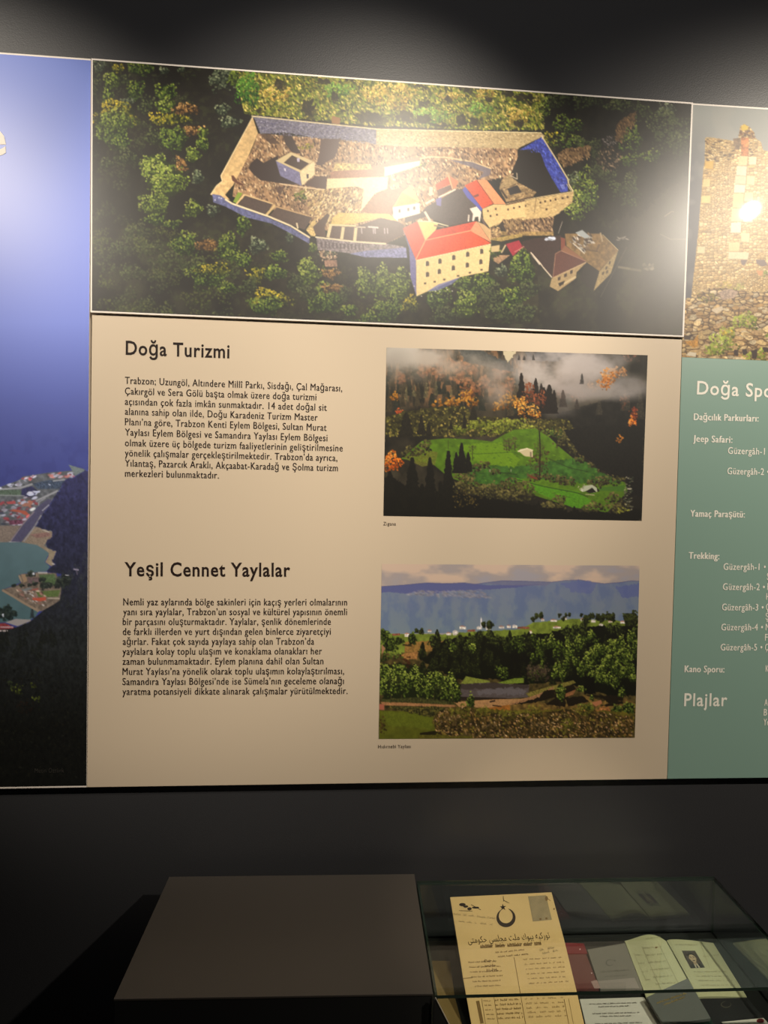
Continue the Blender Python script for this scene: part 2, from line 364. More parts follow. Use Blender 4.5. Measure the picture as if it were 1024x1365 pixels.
    # dark wood on the right
    c.crop(720, 110, 5.12)
    c.poly([(30, 40), (1100, 90), (1100, 560), (900, 700), (700, 900), (440, 960), (240, 700), (120, 480), (30, 330)], (24, 22, 15), tex=.5, cell=9, a=.75, rough=3)
    c.blend(np.clip((X-800)/120, 0, .35)*np.clip((Y-180)/140, 0, 1), (72, 64, 52))  # lamp haze painted over the right-hand wood as well
    for b in [(30, 170, 45, 70, BRI), (130, 120, 90, 50, DIM), (330, 120, 110, 60, DIM), (560, 150, 100, 55, DIM), (180, 290, 105, 65, GRN), (70, 390, 55, 60, GRY), (200, 400, 110, 50, GRN),
              (300, 420, 60, 50, DIM), (700, 200, 60, 60, DIM), (860, 180, 60, 50, GRG), (880, 330, 150, 150, DIM), (950, 420, 70, 100, DIM), (620, 380, 75, 105, GRN), (760, 500, 65, 45, GRN),
              (610, 530, 60, 50, GRN), (380, 460, 40, 90, DIM), (300, 700, 95, 110, GRN), (290, 820, 100, 90, BRI), (230, 880, 55, 60, BRI), (400, 610, 70, 60, DIM), (470, 640, 60, 50, DIM),
              (620, 740, 60, 130, DIM), (530, 730, 60, 60, DIM), (230, 660, 40, 60, GRG), (340, 770, 60, 90, GRN)]:
        c.bush(*b, dens=1.25, under=None)
    c.poly([(110, 490), (180, 450), (345, 435), (335, 510), (200, 560), (165, 580)], (104, 80, 52), rough=1.2); c.dabs([(110, 490), (180, 450), (345, 435), (335, 510), (165, 580)], 150, [(60, 44, 30), (120, 94, 62), (150, 120, 84), (84, 62, 42)], (.5, 1), 2.2, 1.1)
    c.poly([(520, 300), (560, 250), (660, 195), (650, 280), (580, 310), (550, 410), (510, 390)], (84, 62, 38), rough=1.2); c.dabs([(520, 300), (560, 250), (660, 195), (650, 280), (550, 410), (510, 390)], 110, [(60, 44, 26), (104, 80, 48), (128, 98, 62)], (.5, 1), 2.2, 1.2)
    c.dabs(ell(470, 520, 85, 85), 170, [(96, 80, 62), (130, 108, 84), (50, 40, 30), (30, 26, 20)], (.5, 1.1), 2, .9)
    c.dabs(ell(470, 400, 50, 40), 50, [(120, 112, 108), (60, 52, 50)], (.4, .8), 2, .6)
    # lower wood
    c.crop(520, 260, 5.12)
    c.poly([(0, 400), (120, 520), (180, 700), (700, 500), (1000, 420), (1024, 880), (0, 880)], (34, 31, 20), tex=.5, cell=7)
    for b in [(60, 620, 85, 130, BRI), (20, 760, 60, 100, GRN), (140, 740, 60, 60, GRY), (330, 700, 90, 90, GRN), (380, 820, 90, 60, DIM), (530, 730, 95, 100, BRI), (630, 610, 110, 80, GRN), (700, 700, 100, 90, DIM),
              (770, 800, 110, 80, DIM), (900, 500, 85, 130, GRN), (850, 700, 90, 80, GRN), (950, 640, 70, 60, DIM), (760, 520, 50, 40, GRG), (500, 600, 70, 50, GRN), (920, 800, 90, 70, DIM)]:
        c.bush(*b, dens=1.4, under=b[4][0])
    c.crop(320, 255, 5.12)
    c.poly([(0, 180), (500, 320), (700, 440), (1024, 440), (1024, 880), (0, 860)], (38, 33, 24), tex=.4, cell=7, a=.6)
    for b in [(20, 220, 45, 80, GRN), (120, 370, 65, 55, GRG), (30, 470, 50, 60, GRN), (110, 570, 62, 62, GRY), (240, 555, 80, 52, GRN), (200, 740, 145, 75, GRY), (180, 780, 120, 60, GRN), (470, 550, 85, 95, BRI), (620, 560, 62, 36, BRN),
              (380, 620, 60, 60, DIM), (580, 740, 120, 95, GRN), (640, 660, 90, 30, BRN), (860, 620, 75, 105, BRI), (980, 620, 62, 125, BRI), (970, 820, 80, 80, GRN), (750, 810, 52, 40, GRN), (460, 690, 70, 50, DIM),
              (500, 385, 32, 32, BRI), (340, 310, 28, 42, GRG), (270, 440, 60, 40, GRN), (880, 860, 70, 40, GRN), (600, 430, 60, 30, GRG), (720, 700, 40, 60, DIM), (60, 650, 60, 60, DIM)]:
        c.bush(*b, dens=1.5, under=b[4][0])
    # ------------------------------------------- the walled court
    c.crop(0, 0, 1)
    court = [(344, 178), (428, 184), (500, 190), (690, 196), (690, 215), (684, 234), (650, 240), (610, 262), (572, 300), (520, 322), (450, 314), (396, 290), (310, 262), (314, 236), (334, 204)]
    c.poly(court, (150, 118, 86), tex=.35, cell=5)
    c.dabs(court, 5200, ROCK, (.45, 1.0), 2.2, ang=1.2)
    c.dabs([(400, 250), (500, 250), (490, 290), (420, 300)], 900, [(214, 186, 130), (190, 160, 104), (120, 92, 60), (226, 204, 156)], (.45, .9), 2.4, ang=2.2)
    c.bush(401, 262, 9, 7, BRI, 1.2); c.bush(409, 196, 11, 6, GRY, .6)
    c.crop(280, 140, 6.4)
    wl = [(365, 105), (410, 240), (335, 420), (290, 510), (200, 680), (130, 765), (172, 812), (5, 765), (55, 690), (108, 650), (92, 605)]
    c.poly(wl, (206, 172, 120), tex=.16, cell=3)
    c.line([(365, 100), (92, 605), (106, 648), (55, 690), (5, 765)], 1.2, (232, 210, 164))
    c.poly([(180, 600), (200, 600), (235, 650), (290, 680), (280, 690), (225, 668), (190, 645)], (96, 62, 48))
    c.poly([(345, 500), (400, 450), (455, 495), (580, 430), (600, 600), (765, 680), (600, 668), (430, 640), (370, 590), (330, 540)], (58, 46, 42))
    c.poly([(560, 470), (765, 570), (782, 690), (600, 605)], (118, 114, 148), tex=.18, cell=2)
    c.poly([(765, 570), (888, 478), (896, 590), (785, 688)], (226, 206, 160), tex=.1)
    c.poly([(560, 475), (690, 402), (880, 478), (768, 575)], (208, 186, 140))
    c.poly([(630, 492), (700, 428), (846, 500), (775, 556)], (72, 56, 48))
    c.poly([(740, 455), (765, 450), (765, 485), (745, 485)], (190, 180, 200)); c.poly([(825, 590), (842, 590), (840, 625), (826, 628)], (60, 50, 60))
    c.poly([(632, 540), (645, 540), (648, 565), (636, 562)], (224, 216, 226))
    c.poly([(800, 685), (890, 610), (1000, 610), (990, 720)], (84, 62, 54))
    c.line([(590, 670), (780, 700), (960, 722)], 1.4, (226, 198, 160)); c.line([(890, 520), (975, 552)], 1, (220, 190, 150)); c.line([(880, 600), (1000, 596)], 1, (220, 190, 150))
    c.poly([(620, 240), (690, 250), (780, 420), (700, 400), (640, 330)], (66, 52, 46), rough=.5); c.poly([(410, 250), (520, 245), (600, 330), (520, 330)], (76, 58, 48), rough=.6, a=.8)
    c.poly([(580, 690), (640, 690), (600, 770), (570, 740)], (80, 60, 52), rough=.4, a=.8)
    c.crop(320, 75, 5.12)
    c.poly([(80, 407), (120, 405), (930, 497), (930, 605), (850, 578), (550, 562), (400, 535), (300, 520), (140, 530), (100, 430)], (112, 108, 122), tex=.28, cell=2)
    c.dabs([(100, 430), (930, 510), (930, 600), (550, 560), (140, 525)], 900, [(96, 92, 116), (132, 128, 140), (150, 146, 160), (84, 80, 104)], (.35, .7), 1.6, .1)
    c.line([(78, 408), (500, 452), (930, 496)], 1.5, (222, 204, 160))
    c.poly([(625, 440), (630, 405), (660, 415), (685, 420), (682, 465), (625, 458)], (140, 100, 60))
    c.poly([(550, 562), (690, 562), (650, 690), (560, 745), (520, 740), (545, 640)], (84, 64, 58), rough=.5)
    c.crop(0, 0, 1)
    wb = [(501.6, 171.5), (520, 173), (610, 174.5), (722, 177), (726, 181), (690, 198), (676, 197.5), (600, 196), (540, 195), (501.6, 193)]
    c.poly(wb, (176, 154, 112), tex=.14, cell=1.5); c.dabs(wb, 1300, [(160, 138, 98), (190, 168, 126), (150, 128, 92), (200, 178, 136)], (.35, .7), 1.8, .05)
    c.line([(501, 172), (610, 174.5), (722, 177)], 1.3, (224, 206, 160))
    c.crop(520, 85, 5.12)
    c.line([(70, 650), (250, 600), (390, 575), (480, 590), (560, 620), (630, 690)], .9, (96, 74, 50)); c.line([(0, 690), (270, 635), (400, 640), (560, 670), (690, 715)], 1.6, (214, 186, 140))
    c.poly([(400, 655), (560, 670), (690, 720), (680, 760), (600, 790), (640, 740), (540, 700)], (100, 92, 104), a=.85)
    c.line([(410, 690), (290, 800)], .8, (70, 54, 44)); c.bush(205, 690, 40, 16, BRI, .8)
    c.poly([(480, 600), (520, 640), (500, 690)], (80, 62, 50), a=.5)
    c.crop(400, 200, 6.4)
    c.poly([(262, 185), (500, 165), (740, 112), (720, 226), (255, 242)], (150, 108, 84), tex=.12)
    c.poly([(300, 110), (600, 120), (620, 165), (285, 178)], (190, 168, 104), tex=.5, cell=2, a=.8)
    c.poly([(232, 244), (500, 236), (752, 228), (745, 330), (640, 370), (560, 470), (520, 520), (545, 330), (470, 310), (225, 332)], (222, 206, 160), tex=.12)
    c.poly([(722, 150), (1024, 92), (1024, 132), (820, 195), (720, 228)], (228, 212, 172), tex=.1); c.line([(720, 150), (1024, 93)], 1.2, (240, 230, 200))
    c.poly([(740, 95), (1024, 62), (1024, 92), (722, 148)], (140, 104, 84), a=.8)
    c.poly([(520, 522), (660, 362), (930, 310), (840, 420), (790, 490), (780, 592), (640, 560)], (142, 102, 76), tex=.14)
    c.poly([(946, 302), (1024, 440), (795, 488), (870, 360)], (216, 182, 104)); c.poly([(872, 362), (1010, 440), (815, 482)], (210, 140, 70), tex=.1)
    c.poly([(792, 488), (1022, 452), (1024, 545), (838, 588), (838, 612), (796, 580)], (226, 218, 200))
    for x, y in [(850, 520), (925, 507), (975, 495)]: c.poly([(x-9, y-14), (x+9, y-16), (x+9, y+14), (x-9, y+16)], (90, 84, 80))
    c.poly([(330, 535), (760, 545), (835, 608), (690, 578), (450, 632), (262, 636), (280, 575)], (206, 178, 104), tex=.16)
    c.poly([(255, 640), (490, 648), (690, 580), (840, 612), (890, 640), (880, 720), (740, 800), (470, 775), (250, 748)], (92, 72, 64), tex=.08)
    for a_, b_ in [((262, 640), (238, 745)), ((370, 655), (355, 760)), ((478, 662), (466, 775))]: c.line([a_, b_], 4.2, (216, 196, 150))
    c.line([(245, 638), (480, 648)], 2.4, (222, 200, 150)); c.line([(235, 600), (250, 560), (270, 550)], 3, (224, 204, 150)); c.line([(480, 656), (560, 660)], 1.5, (200, 184, 160)); c.line([(580, 655), (670, 662)], 2, (214, 204, 196))
    for x in (525, 625, 640, 720, 745): c.line([(x, 665), (x+3, 715)], 1.2, (190, 176, 180))
    c.poly([(140, 745), (480, 785), (740, 800), (885, 822), (910, 905), (600, 905), (350, 872), (150, 852)], (128, 116, 118), tex=.4, cell=1.6)
    c.poly([(560, 860), (905, 830), (915, 920), (560, 915), (420, 885)], (120, 122, 160), tex=.3, cell=2)
    for x in range(180, 560, 32): c.poly([(x, 775+x*.06), (x+12, 776+x*.06), (x+11, 825+x*.05), (x, 822+x*.05)], (86, 74, 76))
    c.line([(130, 742), (470, 782), (735, 800)], 2.2, (222, 206, 172))
    c.crop(300, 240, 6.4)
    c.poly([(-110, 118), (-40, 130), (0, 160), (100, 222), (370, 322), (560, 402), (722, 500), (722, 545), (560, 455), (400, 372), (180, 318), (0, 225), (-100, 190)], (96, 98, 136), tex=.25, cell=2)
    c.poly([(112, 210), (170, 134), (407, 206), (345, 292)], (80, 66, 60), tex=.08); c.poly([(375, 310), (440, 233), (742, 320), (680, 427)], (86, 70, 62), tex=.08)
    c.poly([(68, 185), (112, 104), (150, 112), (98, 200)], (126, 146, 56))
    c.line([(98, 206), (166, 122)], 2.4, (216, 184, 130)); c.line([(350, 302), (428, 212)], 3.2, (206, 176, 124)); c.line([(166, 124), (412, 204)], 1.6, (210, 178, 130)); c.line([(432, 226), (748, 315)], 1.4, (190, 156, 112))
    c.line([(0, 162), (60, 200), (100, 215), (370, 310), (560, 390), (725, 492)], 2.4, (228, 210, 172)); c.line([(612, 365), (622, 415)], 2, (226, 206, 170))
    c.poly([(690, 425), (750, 345), (800, 370), (770, 480), (735, 480)], (206, 176, 116), tex=.3); c.poly([(750, 400), (870, 285), (895, 300), (850, 400), (865, 492), (775, 470)], (88, 68, 58))
    for x, y in [(-50, 150), (-105+20, 170), (-32, 155)]: c.dab((300+x/6.4-c.x0)*c.S, (240+y/6.4-c.y0)*c.S, 1, 1, 0, (214, 214, 226))
    c.crop(320, 255, 5.12)
    c.dabs([(530, 400), (660, 410), (660, 460), (560, 470)], 70, [(200, 170, 140), (150, 120, 96), (90, 70, 60)], (.5, 1.2), 1.5); c.poly([(575, 470), (660, 468), (665, 515), (580, 515)], (146, 112, 92), tex=.3)
    # right-hand bastion
    c.crop(660, 170, 6.4)
    c.poly([(210, 190), (330, 183), (388, 218), (432, 340), (522, 530), (560, 556), (360, 592), (340, 545), (220, 480), (180, 385), (135, 395), (180, 290), (205, 220)], (34, 29, 26))
    c.poly([(398, 82), (208, 192), (330, 183), (390, 218), (432, 335), (480, 425), (560, 555), (622, 545), (616, 450), (540, 310)], (54, 64, 150), tex=.3, cell=3)
    c.dabs([(398, 82), (208, 192), (390, 218), (480, 425), (560, 555), (622, 545), (540, 310)], 260, [(70, 84, 178), (44, 52, 130), (84, 96, 180), (38, 44, 110)], (.4, .9), 2, 1.0)
    c.line([(402, 78), (540, 300), (622, 440), (628, 480), (668, 548)], 1.7, (212, 192, 152)); c.line([(405, 70), (405, 100)], 1.5, (220, 200, 160)); c.line([(612, 482), (650, 540)], 1, (190, 176, 150))
    c.poly([(555, 490), (590, 480), (600, 520), (575, 530)], (120, 130, 196), a=.6)
    fw = [(0, 660), (90, 662), (340, 606), (672, 548), (658, 640), (590, 692), (500, 760), (230, 792), (60, 815), (0, 845)]
    c.poly(fw, (186, 158, 108), tex=.12, cell=2); c.dabs(fw, 380, [(172, 144, 98), (200, 174, 124), (160, 132, 90)], (.35, .6), 3, -.15)
    c.line([(90, 655), (345, 600), (668, 545)], 1.0, (206, 180, 134)); c.line([(352, 600), (336, 725)], .8, (108, 86, 60))
    for x, y in [(112, 700), (163, 690), (210, 680), (260, 668), (388, 640), (428, 630), (475, 623), (517, 614), (577, 603), (620, 593), (440, 698), (8, 692), (17, 742)]:
        c.poly([(x-8, y-8), (x+7, y-9), (x+7, y+8), (x-8, y+9)], (64, 48, 34))
    ru = [(35, 520), (60, 440), (115, 400), (200, 470), (355, 552), (310, 602), (100, 642)]
    c.poly(ru, (140, 114, 78), tex=.3, cell=3); c.dabs(ru, 160, [(166, 140, 100), (110, 88, 60), (90, 70, 50)], (.5, 1), 2, -.3)
    c.poly([(105, 522), (190, 490), (228, 552), (130, 578)], (46, 40, 40)); c.line([(50, 530), (105, 605)], 2.4, (60, 46, 34)); c.line([(90, 640), (330, 590)], 1.2, (70, 52, 40)); c.poly([(40, 505), (115, 405), (195, 470), (100, 510)], (150, 126, 88), tex=.2)
    c.line([(130, 410), (190, 440), (185, 385)], 1.1, (196, 178, 150))
    rk = [(60, 815), (230, 792), (500, 762), (515, 830), (490, 890), (230, 905), (130, 900)]
    c.poly(rk, (120, 94, 66), tex=.4, cell=4); c.dabs(rk, 420, [(170, 140, 104), (140, 112, 82), (84, 62, 46), (60, 44, 34)], (.5, 1), 2.6, 1.1)
    c.poly([(30, 840), (70, 795), (110, 870), (90, 895)], (40, 34, 34)); c.poly([(215, 815), (250, 800), (240, 890), (225, 880)], (50, 40, 36)); c.poly([(505, 770), (590, 700), (600, 740), (560, 850), (500, 905), (490, 860)], (30, 25, 22))
    c.line([(575, 800), (540, 905)], .8, (150, 140, 130))
    c.poly([(0, 885), (500, 890), (500, 922), (0, 922)], (150, 122, 76), tex=.4, cell=3)
    c.crop(540, 200, 6.4)
    c.poly([(190, 480), (300, 420), (440, 335), (520, 330), (570, 430), (640, 500), (560, 612), (380, 645), (180, 570), (0, 620), (0, 575), (130, 540)], (72, 60, 56), tex=.1)
    c.poly([(260, 298), (366, 228), (388, 290), (272, 342)], (196, 78, 46), tex=.12); c.poly([(366, 228), (382, 222), (455, 268), (432, 320), (400, 330)], (206, 112, 74)); c.line([(370, 215), (405, 335)], 1.6, (226, 170, 124))
    c.poly([(270, 345), (390, 296), (402, 332), (285, 395)], (96, 66, 56)); c.line([(284, 406), (432, 336)], 1.8, (222, 208, 190)); c.poly([(262, 420), (312, 400), (308, 480), (270, 470)], (104, 96, 150))
    c.poly([(208, 310), (238, 318), (234, 385), (206, 392)], (216, 196, 160)); c.line([(175, 458), (250, 418)], 2.6, (222, 206, 176)); c.poly([(160, 385), (190, 405), (170, 440)], (190, 110, 76)); c.line([(168, 525), (215, 605)], 3, (222, 204, 176))
    c.poly([(510, 302), (612, 254), (757, 456), (660, 502)], (200, 76, 46), tex=.14, cell=1.5); c.poly([(612, 254), (700, 258), (862, 462), (757, 462)], (214, 140, 94), tex=.08); c.line([(612, 256), (757, 458)], 1, (120, 60, 40))
    c.poly([(490, 340), (512, 312), (660, 500), (650, 525), (600, 470), (530, 405)], (78, 78, 160)); c.poly([(580, 392), (625, 372), (632, 392), (595, 405)], (110, 50, 40))
    f2 = [(660, 503), (757, 463), (862, 463), (1024, 442), (1024, 565), (840, 605), (722, 665), (668, 590)]
    c.poly(f2, (206, 176, 122), tex=.1); c.line([(860, 468), (1024, 430)], 1.4, (80, 58, 44))
    for x, y in [(708, 520), (775, 503), (730, 563), (785, 552), (880, 508), (930, 495), (978, 485)]: c.poly([(x-8, y-8), (x+7, y-9), (x+7, y+8), (x-8, y+8)], (70, 52, 38))
    c.poly([(800, 640), (835, 600), (870, 700), (840, 690)], (52, 42, 36)); c.dabs([(835, 600), (1000, 590), (1000, 710), (870, 715)], 260, [(160, 132, 92), (120, 94, 64), (78, 58, 42)], (.5, 1), 2.6, 1.2); c.dabs(ell(765, 710, 55, 60), 120, [(190, 160, 112), (130, 100, 70), (100, 76, 52)], (.5, 1), 2)
    c.poly([(640, 560), (665, 580), (715, 680), (690, 690)], (90, 72, 66)); c.poly([(700, 760), (1000, 712), (1000, 740), (820, 780)], (150, 126, 72), tex=.3)
    c.poly([(552, 500), (612, 482), (652, 530), (640, 612), (628, 612), (625, 568), (598, 572), (590, 606), (572, 606), (580, 545)], (222, 208, 192)); c.line([(545, 552), (540, 610)], 1.8, (220, 206, 190))
    # long red-roofed building
    c.crop(520, 260, 5.12)
    c.poly([(85, 230), (178, 440), (180, 690), (140, 560), (130, 360)], (104, 100, 146), tex=.12)
    c.poly([(88, 228), (190, 178), (242, 308), (176, 442)], (196, 84, 62), tex=.14, cell=1.5); c.poly([(190, 178), (330, 190), (312, 240), (242, 310)], (218, 188, 116), tex=.06)
    c.poly([(250, 305), (312, 238), (590, 178), (548, 245)], (192, 68, 44), tex=.14, cell=1.5); c.poly([(590, 176), (692, 325), (545, 245)], (216, 140, 100), tex=.08)
    c.poly([(592, 178), (640, 200), (690, 240), (690, 320)], (206, 166, 116), a=.9)
    c.poly([(240, 308), (546, 243), (692, 330), (176, 444)], (206, 78, 46), tex=.16, cell=1.5)
    c.line([(244, 308), (548, 243)], 1.3, (226, 150, 104)); c.line([(176, 442), (242, 308), (190, 180)], 1.1, (228, 170, 120)); c.line([(186, 178), (290, 182), (400, 212)], 1.4, (226, 210, 170)); c.line([(300, 208), (370, 218)], 2, (130, 104, 80))
    fa = [(178, 446), (690, 336), (672, 520), (480, 560), (250, 660), (180, 692)]
    c.poly(fa, (218, 192, 136), tex=.08); c.line([(178, 446), (690, 334)], 1.0, (234, 216, 170))
    for x, y in [(255, 468), (340, 452), (435, 427), (530, 405), (625, 385), (255, 542), (337, 522), (432, 498), (527, 478), (620, 456)]:
        c.poly([(x-12, y+18), (x-12, y-8), (x-5, y-18), (x+5, y-18), (x+12, y-10), (x+12, y+14)], (78, 66, 54)); c.line([(x-13, y+18), (x-13, y-10)], .8, (234, 216, 172))
    for x, y in [(240, 603), (305, 592), (370, 577), (465, 552), (545, 530), (625, 510)]: c.poly([(x-8, y-5), (x+8, y-7), (x+8, y+5), (x-8, y+6)], (74, 60, 46))
    c.poly([(250, 660), (330, 610), (480, 560), (420, 610), (330, 650)], (110, 112, 160), a=.8)
    for x, y in [(390, 645), (215, 690), (137, 540), (165, 622), (425, 655), (340, 660), (310, 655), (285, 690)]: c.dab((520+x/5.12-c.x0)*c.S, (260+y/5.12-c.y0)*c.S, 1, .9, 0, (214, 206, 200))
    c.poly([(790, 335), (880, 308), (908, 355), (838, 418)], (150, 40, 52), tex=.12); c.poly([(895, 345), (985, 295), (1024, 300), (1024, 330), (915, 365)], (84, 40, 38)); c.line([(760, 395), (790, 340)], 2, (190, 168, 130)); c.poly([(690, 440), (740, 410), (820, 410), (740, 470)], (150, 118, 88), tex=.2); c.bush(715, 400, 35, 40, GRN, 1)
    c.poly([(690, 350), (750, 340), (745, 385), (690, 390)], (190, 166, 120)); c.line([(960, 395), (1024, 475)], 1.8, (190, 176, 160)); c.line([(850, 390), (1000, 300)], .7, (190, 150, 130))
    # brown house and flat-roofed ruin
    c.crop(660, 280, 5.689)
    c.poly([(530, 178), (800, 178), (938, 305), (790, 465), (700, 400), (540, 270)], (112, 88, 54), tex=.25, cell=3)
    c.poly([(935, 306), (880, 480), (745, 618), (790, 468)], (140, 120, 82), tex=.2)
    for x, y in [(870, 400), (845, 440), (820, 480), (850, 470)]: c.poly([(x-6, y-8), (x+8, y-16), (x+6, y+6), (x-8, y+14)], (66, 54, 40))
    c.poly([(690, 395), (790, 468), (745, 618), (640, 520)], (40, 35, 30))
    c.dabs([(580, 190), (720, 170), (740, 240), (690, 320), (640, 310), (560, 230)], 90, [(150, 142, 130), (60, 48, 40), (180, 170, 160), (96, 78, 60)], (.5, 1.3), 2.4, .7); c.poly([(608, 172), (662, 150), (722, 202), (682, 216)], (146, 150, 150)); c.line([(590, 250), (680, 330)], 1.4, (190, 180, 164)); c.line([(800, 170), (815, 240)], 2, (150, 130, 100)); c.line([(770, 310), (792, 260)], 2, (84, 64, 44)); c.line([(690, 300), (780, 315)], 1.6, (78, 60, 40)); c.line([(815, 185), (935, 305)], 1, (170, 150, 110))
    c.poly([(200, 240), (300, 215), (500, 190), (490, 310), (435, 510), (345, 402), (240, 305)], (52, 36, 32), tex=.12)
    c.poly([(498, 205), (532, 215), (532, 290), (500, 305)], (110, 58, 44)); c.poly([(500, 310), (532, 268), (692, 385)], (120, 80, 56)); c.poly([(458, 330), (500, 308), (692, 388), (440, 512)], (84, 50, 42), tex=.08)
    c.line([(440, 510), (458, 332), (500, 308), (690, 388)], .8, (150, 112, 90)); c.line([(270, 320), (345, 405), (362, 430), (432, 512)], 1.6, (196, 180, 158)); c.line([(438, 516), (692, 396)], 1.5, (180, 150, 116))
    c.poly([(430, 518), (690, 402), (620, 470), (612, 520), (478, 615), (415, 580)], (146, 124, 88), tex=.12); c.line([(520, 560), (615, 505)], 2.4, (176, 156, 118))
    for x, y in [(487, 520), (535, 495), (580, 470)]: c.poly([(x-10, y-8), (x+10, y-18), (x+9, y+8), (x-10, y+16)], (58, 46, 38))
    c.poly([(480, 555), (530, 535), (520, 560), (490, 580)], (40, 32, 26)); c.dabs([(370, 205), (460, 205), (450, 225), (380, 225)], 20, [(170, 176, 190)], (.8, 1.4), 2, 0)
    c.line([(1000, 280), (800, 660)], .8, (110, 98, 80), .5); c.line([(935, 430), (1024, 445)], 3, (110, 100, 80), .5); c.dabs([(900, 200), (1010, 190), (1000, 220), (920, 230)], 8, [(130, 120, 110)], (.5, 1), 3, 0)
    c.crop(720, 270, 5.12)
    c.line([(850, 95), (900, 60), (915, 65)], 1, (150, 132, 104), .7); c.line([(820, 215), (890, 250), (1000, 250)], 1, (140, 126, 104), .5); c.line([(530, 440), (690, 465)], 3, (118, 108, 86), .5); c.dabs(ell(740, 440, 40, 35), 14, [(120, 110, 92)], (.8, 2), 1.5, a=.5)
    return c
def paint_zigana():
    c = Canvas(510, 462, 865, 696, 1.3, (30, 27, 20), 11)
    X, Y = c.coords()
    # autumn hillside
    n = c.noise(26, 4, 3); m = c.noise(9, 3, 4)
    c.blend(np.clip((n-.35)*2, 0, .8), (74, 66, 50))
    c.crop(510, 460, 5.689)
    v = c.noise(14, 4, 31, .35); c.blend(np.clip((v-.38)*3, 0, .75)*np.clip((548-Y)/16, 0, 1)*np.clip((760-X)/60, 0, 1), (104, 84, 62)); c.blend(np.clip((v-.55)*5, 0, .6)*np.clip((545-Y)/16, 0, 1)*np.clip((740-X)/60, 0, 1), (150, 104, 66)); c.blend(np.clip((.42-v)*5, 0, .6)*np.clip((545-Y)/16, 0, 1), (40, 40, 34))
    up = [(30, 20), (1010, 20), (1010, 560), (30, 560)]
    for i in range(70):
        x = c.rng.uniform(30, 1400); y = c.rng.uniform(230, 540)
        c.conifer(x, y, c.rng.uniform(80, 170), c.rng.uniform(40, 62), [(44, 44, 34), (62, 54, 38), (38, 40, 32)][i % 3])
    for b in [(205, 60, 55, 45), (420, 130, 55, 45), (520, 140, 40, 40), (590, 170, 55, 60), (690, 190, 45, 50), (640, 150, 50, 40), (320, 190, 60, 50), (140, 250, 45, 50), (430, 210, 50, 50), (580, 250, 50, 45), (780, 290, 60, 50), (880, 200, 50, 50),
              (940, 180, 40, 40), (640, 320, 60, 80), (700, 340, 50, 50), (960, 300, 40, 60)]:
        c.bush(*b, [(70, 46, 34), (120, 74, 48), (164, 100, 62), (196, 132, 86)], 1.0, .45, (.9, 2.0))
    for b in [(640, 390, 60, 55), (680, 430, 60, 40), (930, 420, 50, 60), (1010, 430, 30, 50), (560, 430, 50, 35), (500, 430, 30, 40), (420, 440, 35, 30), (870, 470, 40, 30)]:
        c.bush(*b, [(80, 46, 14), (140, 86, 22), (190, 124, 38), (222, 166, 70)], 1.1, .7, (.6, 1.5))
    c.bush(92, 388, 28, 34, [(120, 70, 20), (210, 140, 40)], 1.4); c.bush(128, 508, 30, 30, [(140, 50, 20), (214, 90, 40), (230, 130, 70)], 2)
    for x, y, h, w in [(330, 400, 120, 40), (405, 380, 110, 34), (240, 390, 90, 30), (180, 430, 120, 30), (520, 380, 60, 26)]: c.conifer(x, y, h, w, (92, 86, 60), (150, 136, 90), .6)
    c.crop(690, 460, 5.689)
    c.poly([(300, 560), (300, 520), (620, 430), (760, 370), (985, 330), (985, 700), (300, 700)], (28, 26, 22), tex=.3, cell=5, rough=1)
    for x, y, h, w in [(340, 470, 150, 60), (450, 480, 90, 40), (490, 400, 140, 60), (620, 530, 120, 50), (820, 500, 170, 70), (930, 560, 240, 60)]: c.conifer(x, y, h, w, (48, 44, 36), (66, 60, 46))
    for b in [(340, 365, 36, 46), (440, 370, 60, 50), (480, 350, 40, 40), (560, 330, 40, 50), (820, 400, 30, 40), (860, 90, 60, 40)]: c.bush(*b, [(60, 44, 38), (110, 70, 50), (150, 100, 74)], 1.0, .6)
    for b in [(690, 220, 60, 50), (650, 290, 36, 45), (740, 200, 60, 30), (580, 320, 45, 30), (800, 210, 40, 40), (700, 300, 30, 30)]: c.bush(*b, [(120, 70, 30), (184, 110, 46), (220, 150, 80)], 1.3, .85)
    c.bush(875, 600, 38, 80, [(150, 60, 10), (226, 100, 20), (250, 140, 40), (255, 170, 80)], 2.2); c.bush(885, 510, 30, 50, [(80, 30, 16), (150, 66, 36)], 1.4); c.bush(800, 430, 25, 50, [(80, 50, 36), (130, 84, 60)], .8, .6)
    c.crop(0, 0, 1)
    c.poly([(612, 466), (640, 466), (660, 475), (676, 483), (684, 490), (672, 494), (640, 486), (616, 476)], (56, 60, 58), rough=.7, tex=.3)
    c.poly([(700, 470), (745, 466), (770, 472), (740, 482), (704, 480)], (74, 80, 92), a=.6, rough=.6)
    for i in range(16): c.crop(0, 0, 1); x = 620+i*4.2; c.conifer(x, 482+i*.9, 11+c.rng.uniform(0, 4), 5, (54, 58, 56))
    # drifting mist, upper ridge and sky gap
    f = c.noise(34, 5, 21, 1.5); g = c.noise(16, 4, 23, 1.4)
    def fog(px, py, rx, ry, s, col):
        d = np.sqrt(((X-px)/rx)**2+((Y-py)/ry)**2); c.blend(np.clip((1.15-d)*1.3, 0, 1)*np.clip((f*.6+g*.4-.16)*2.4, 0, 1)*s, col)
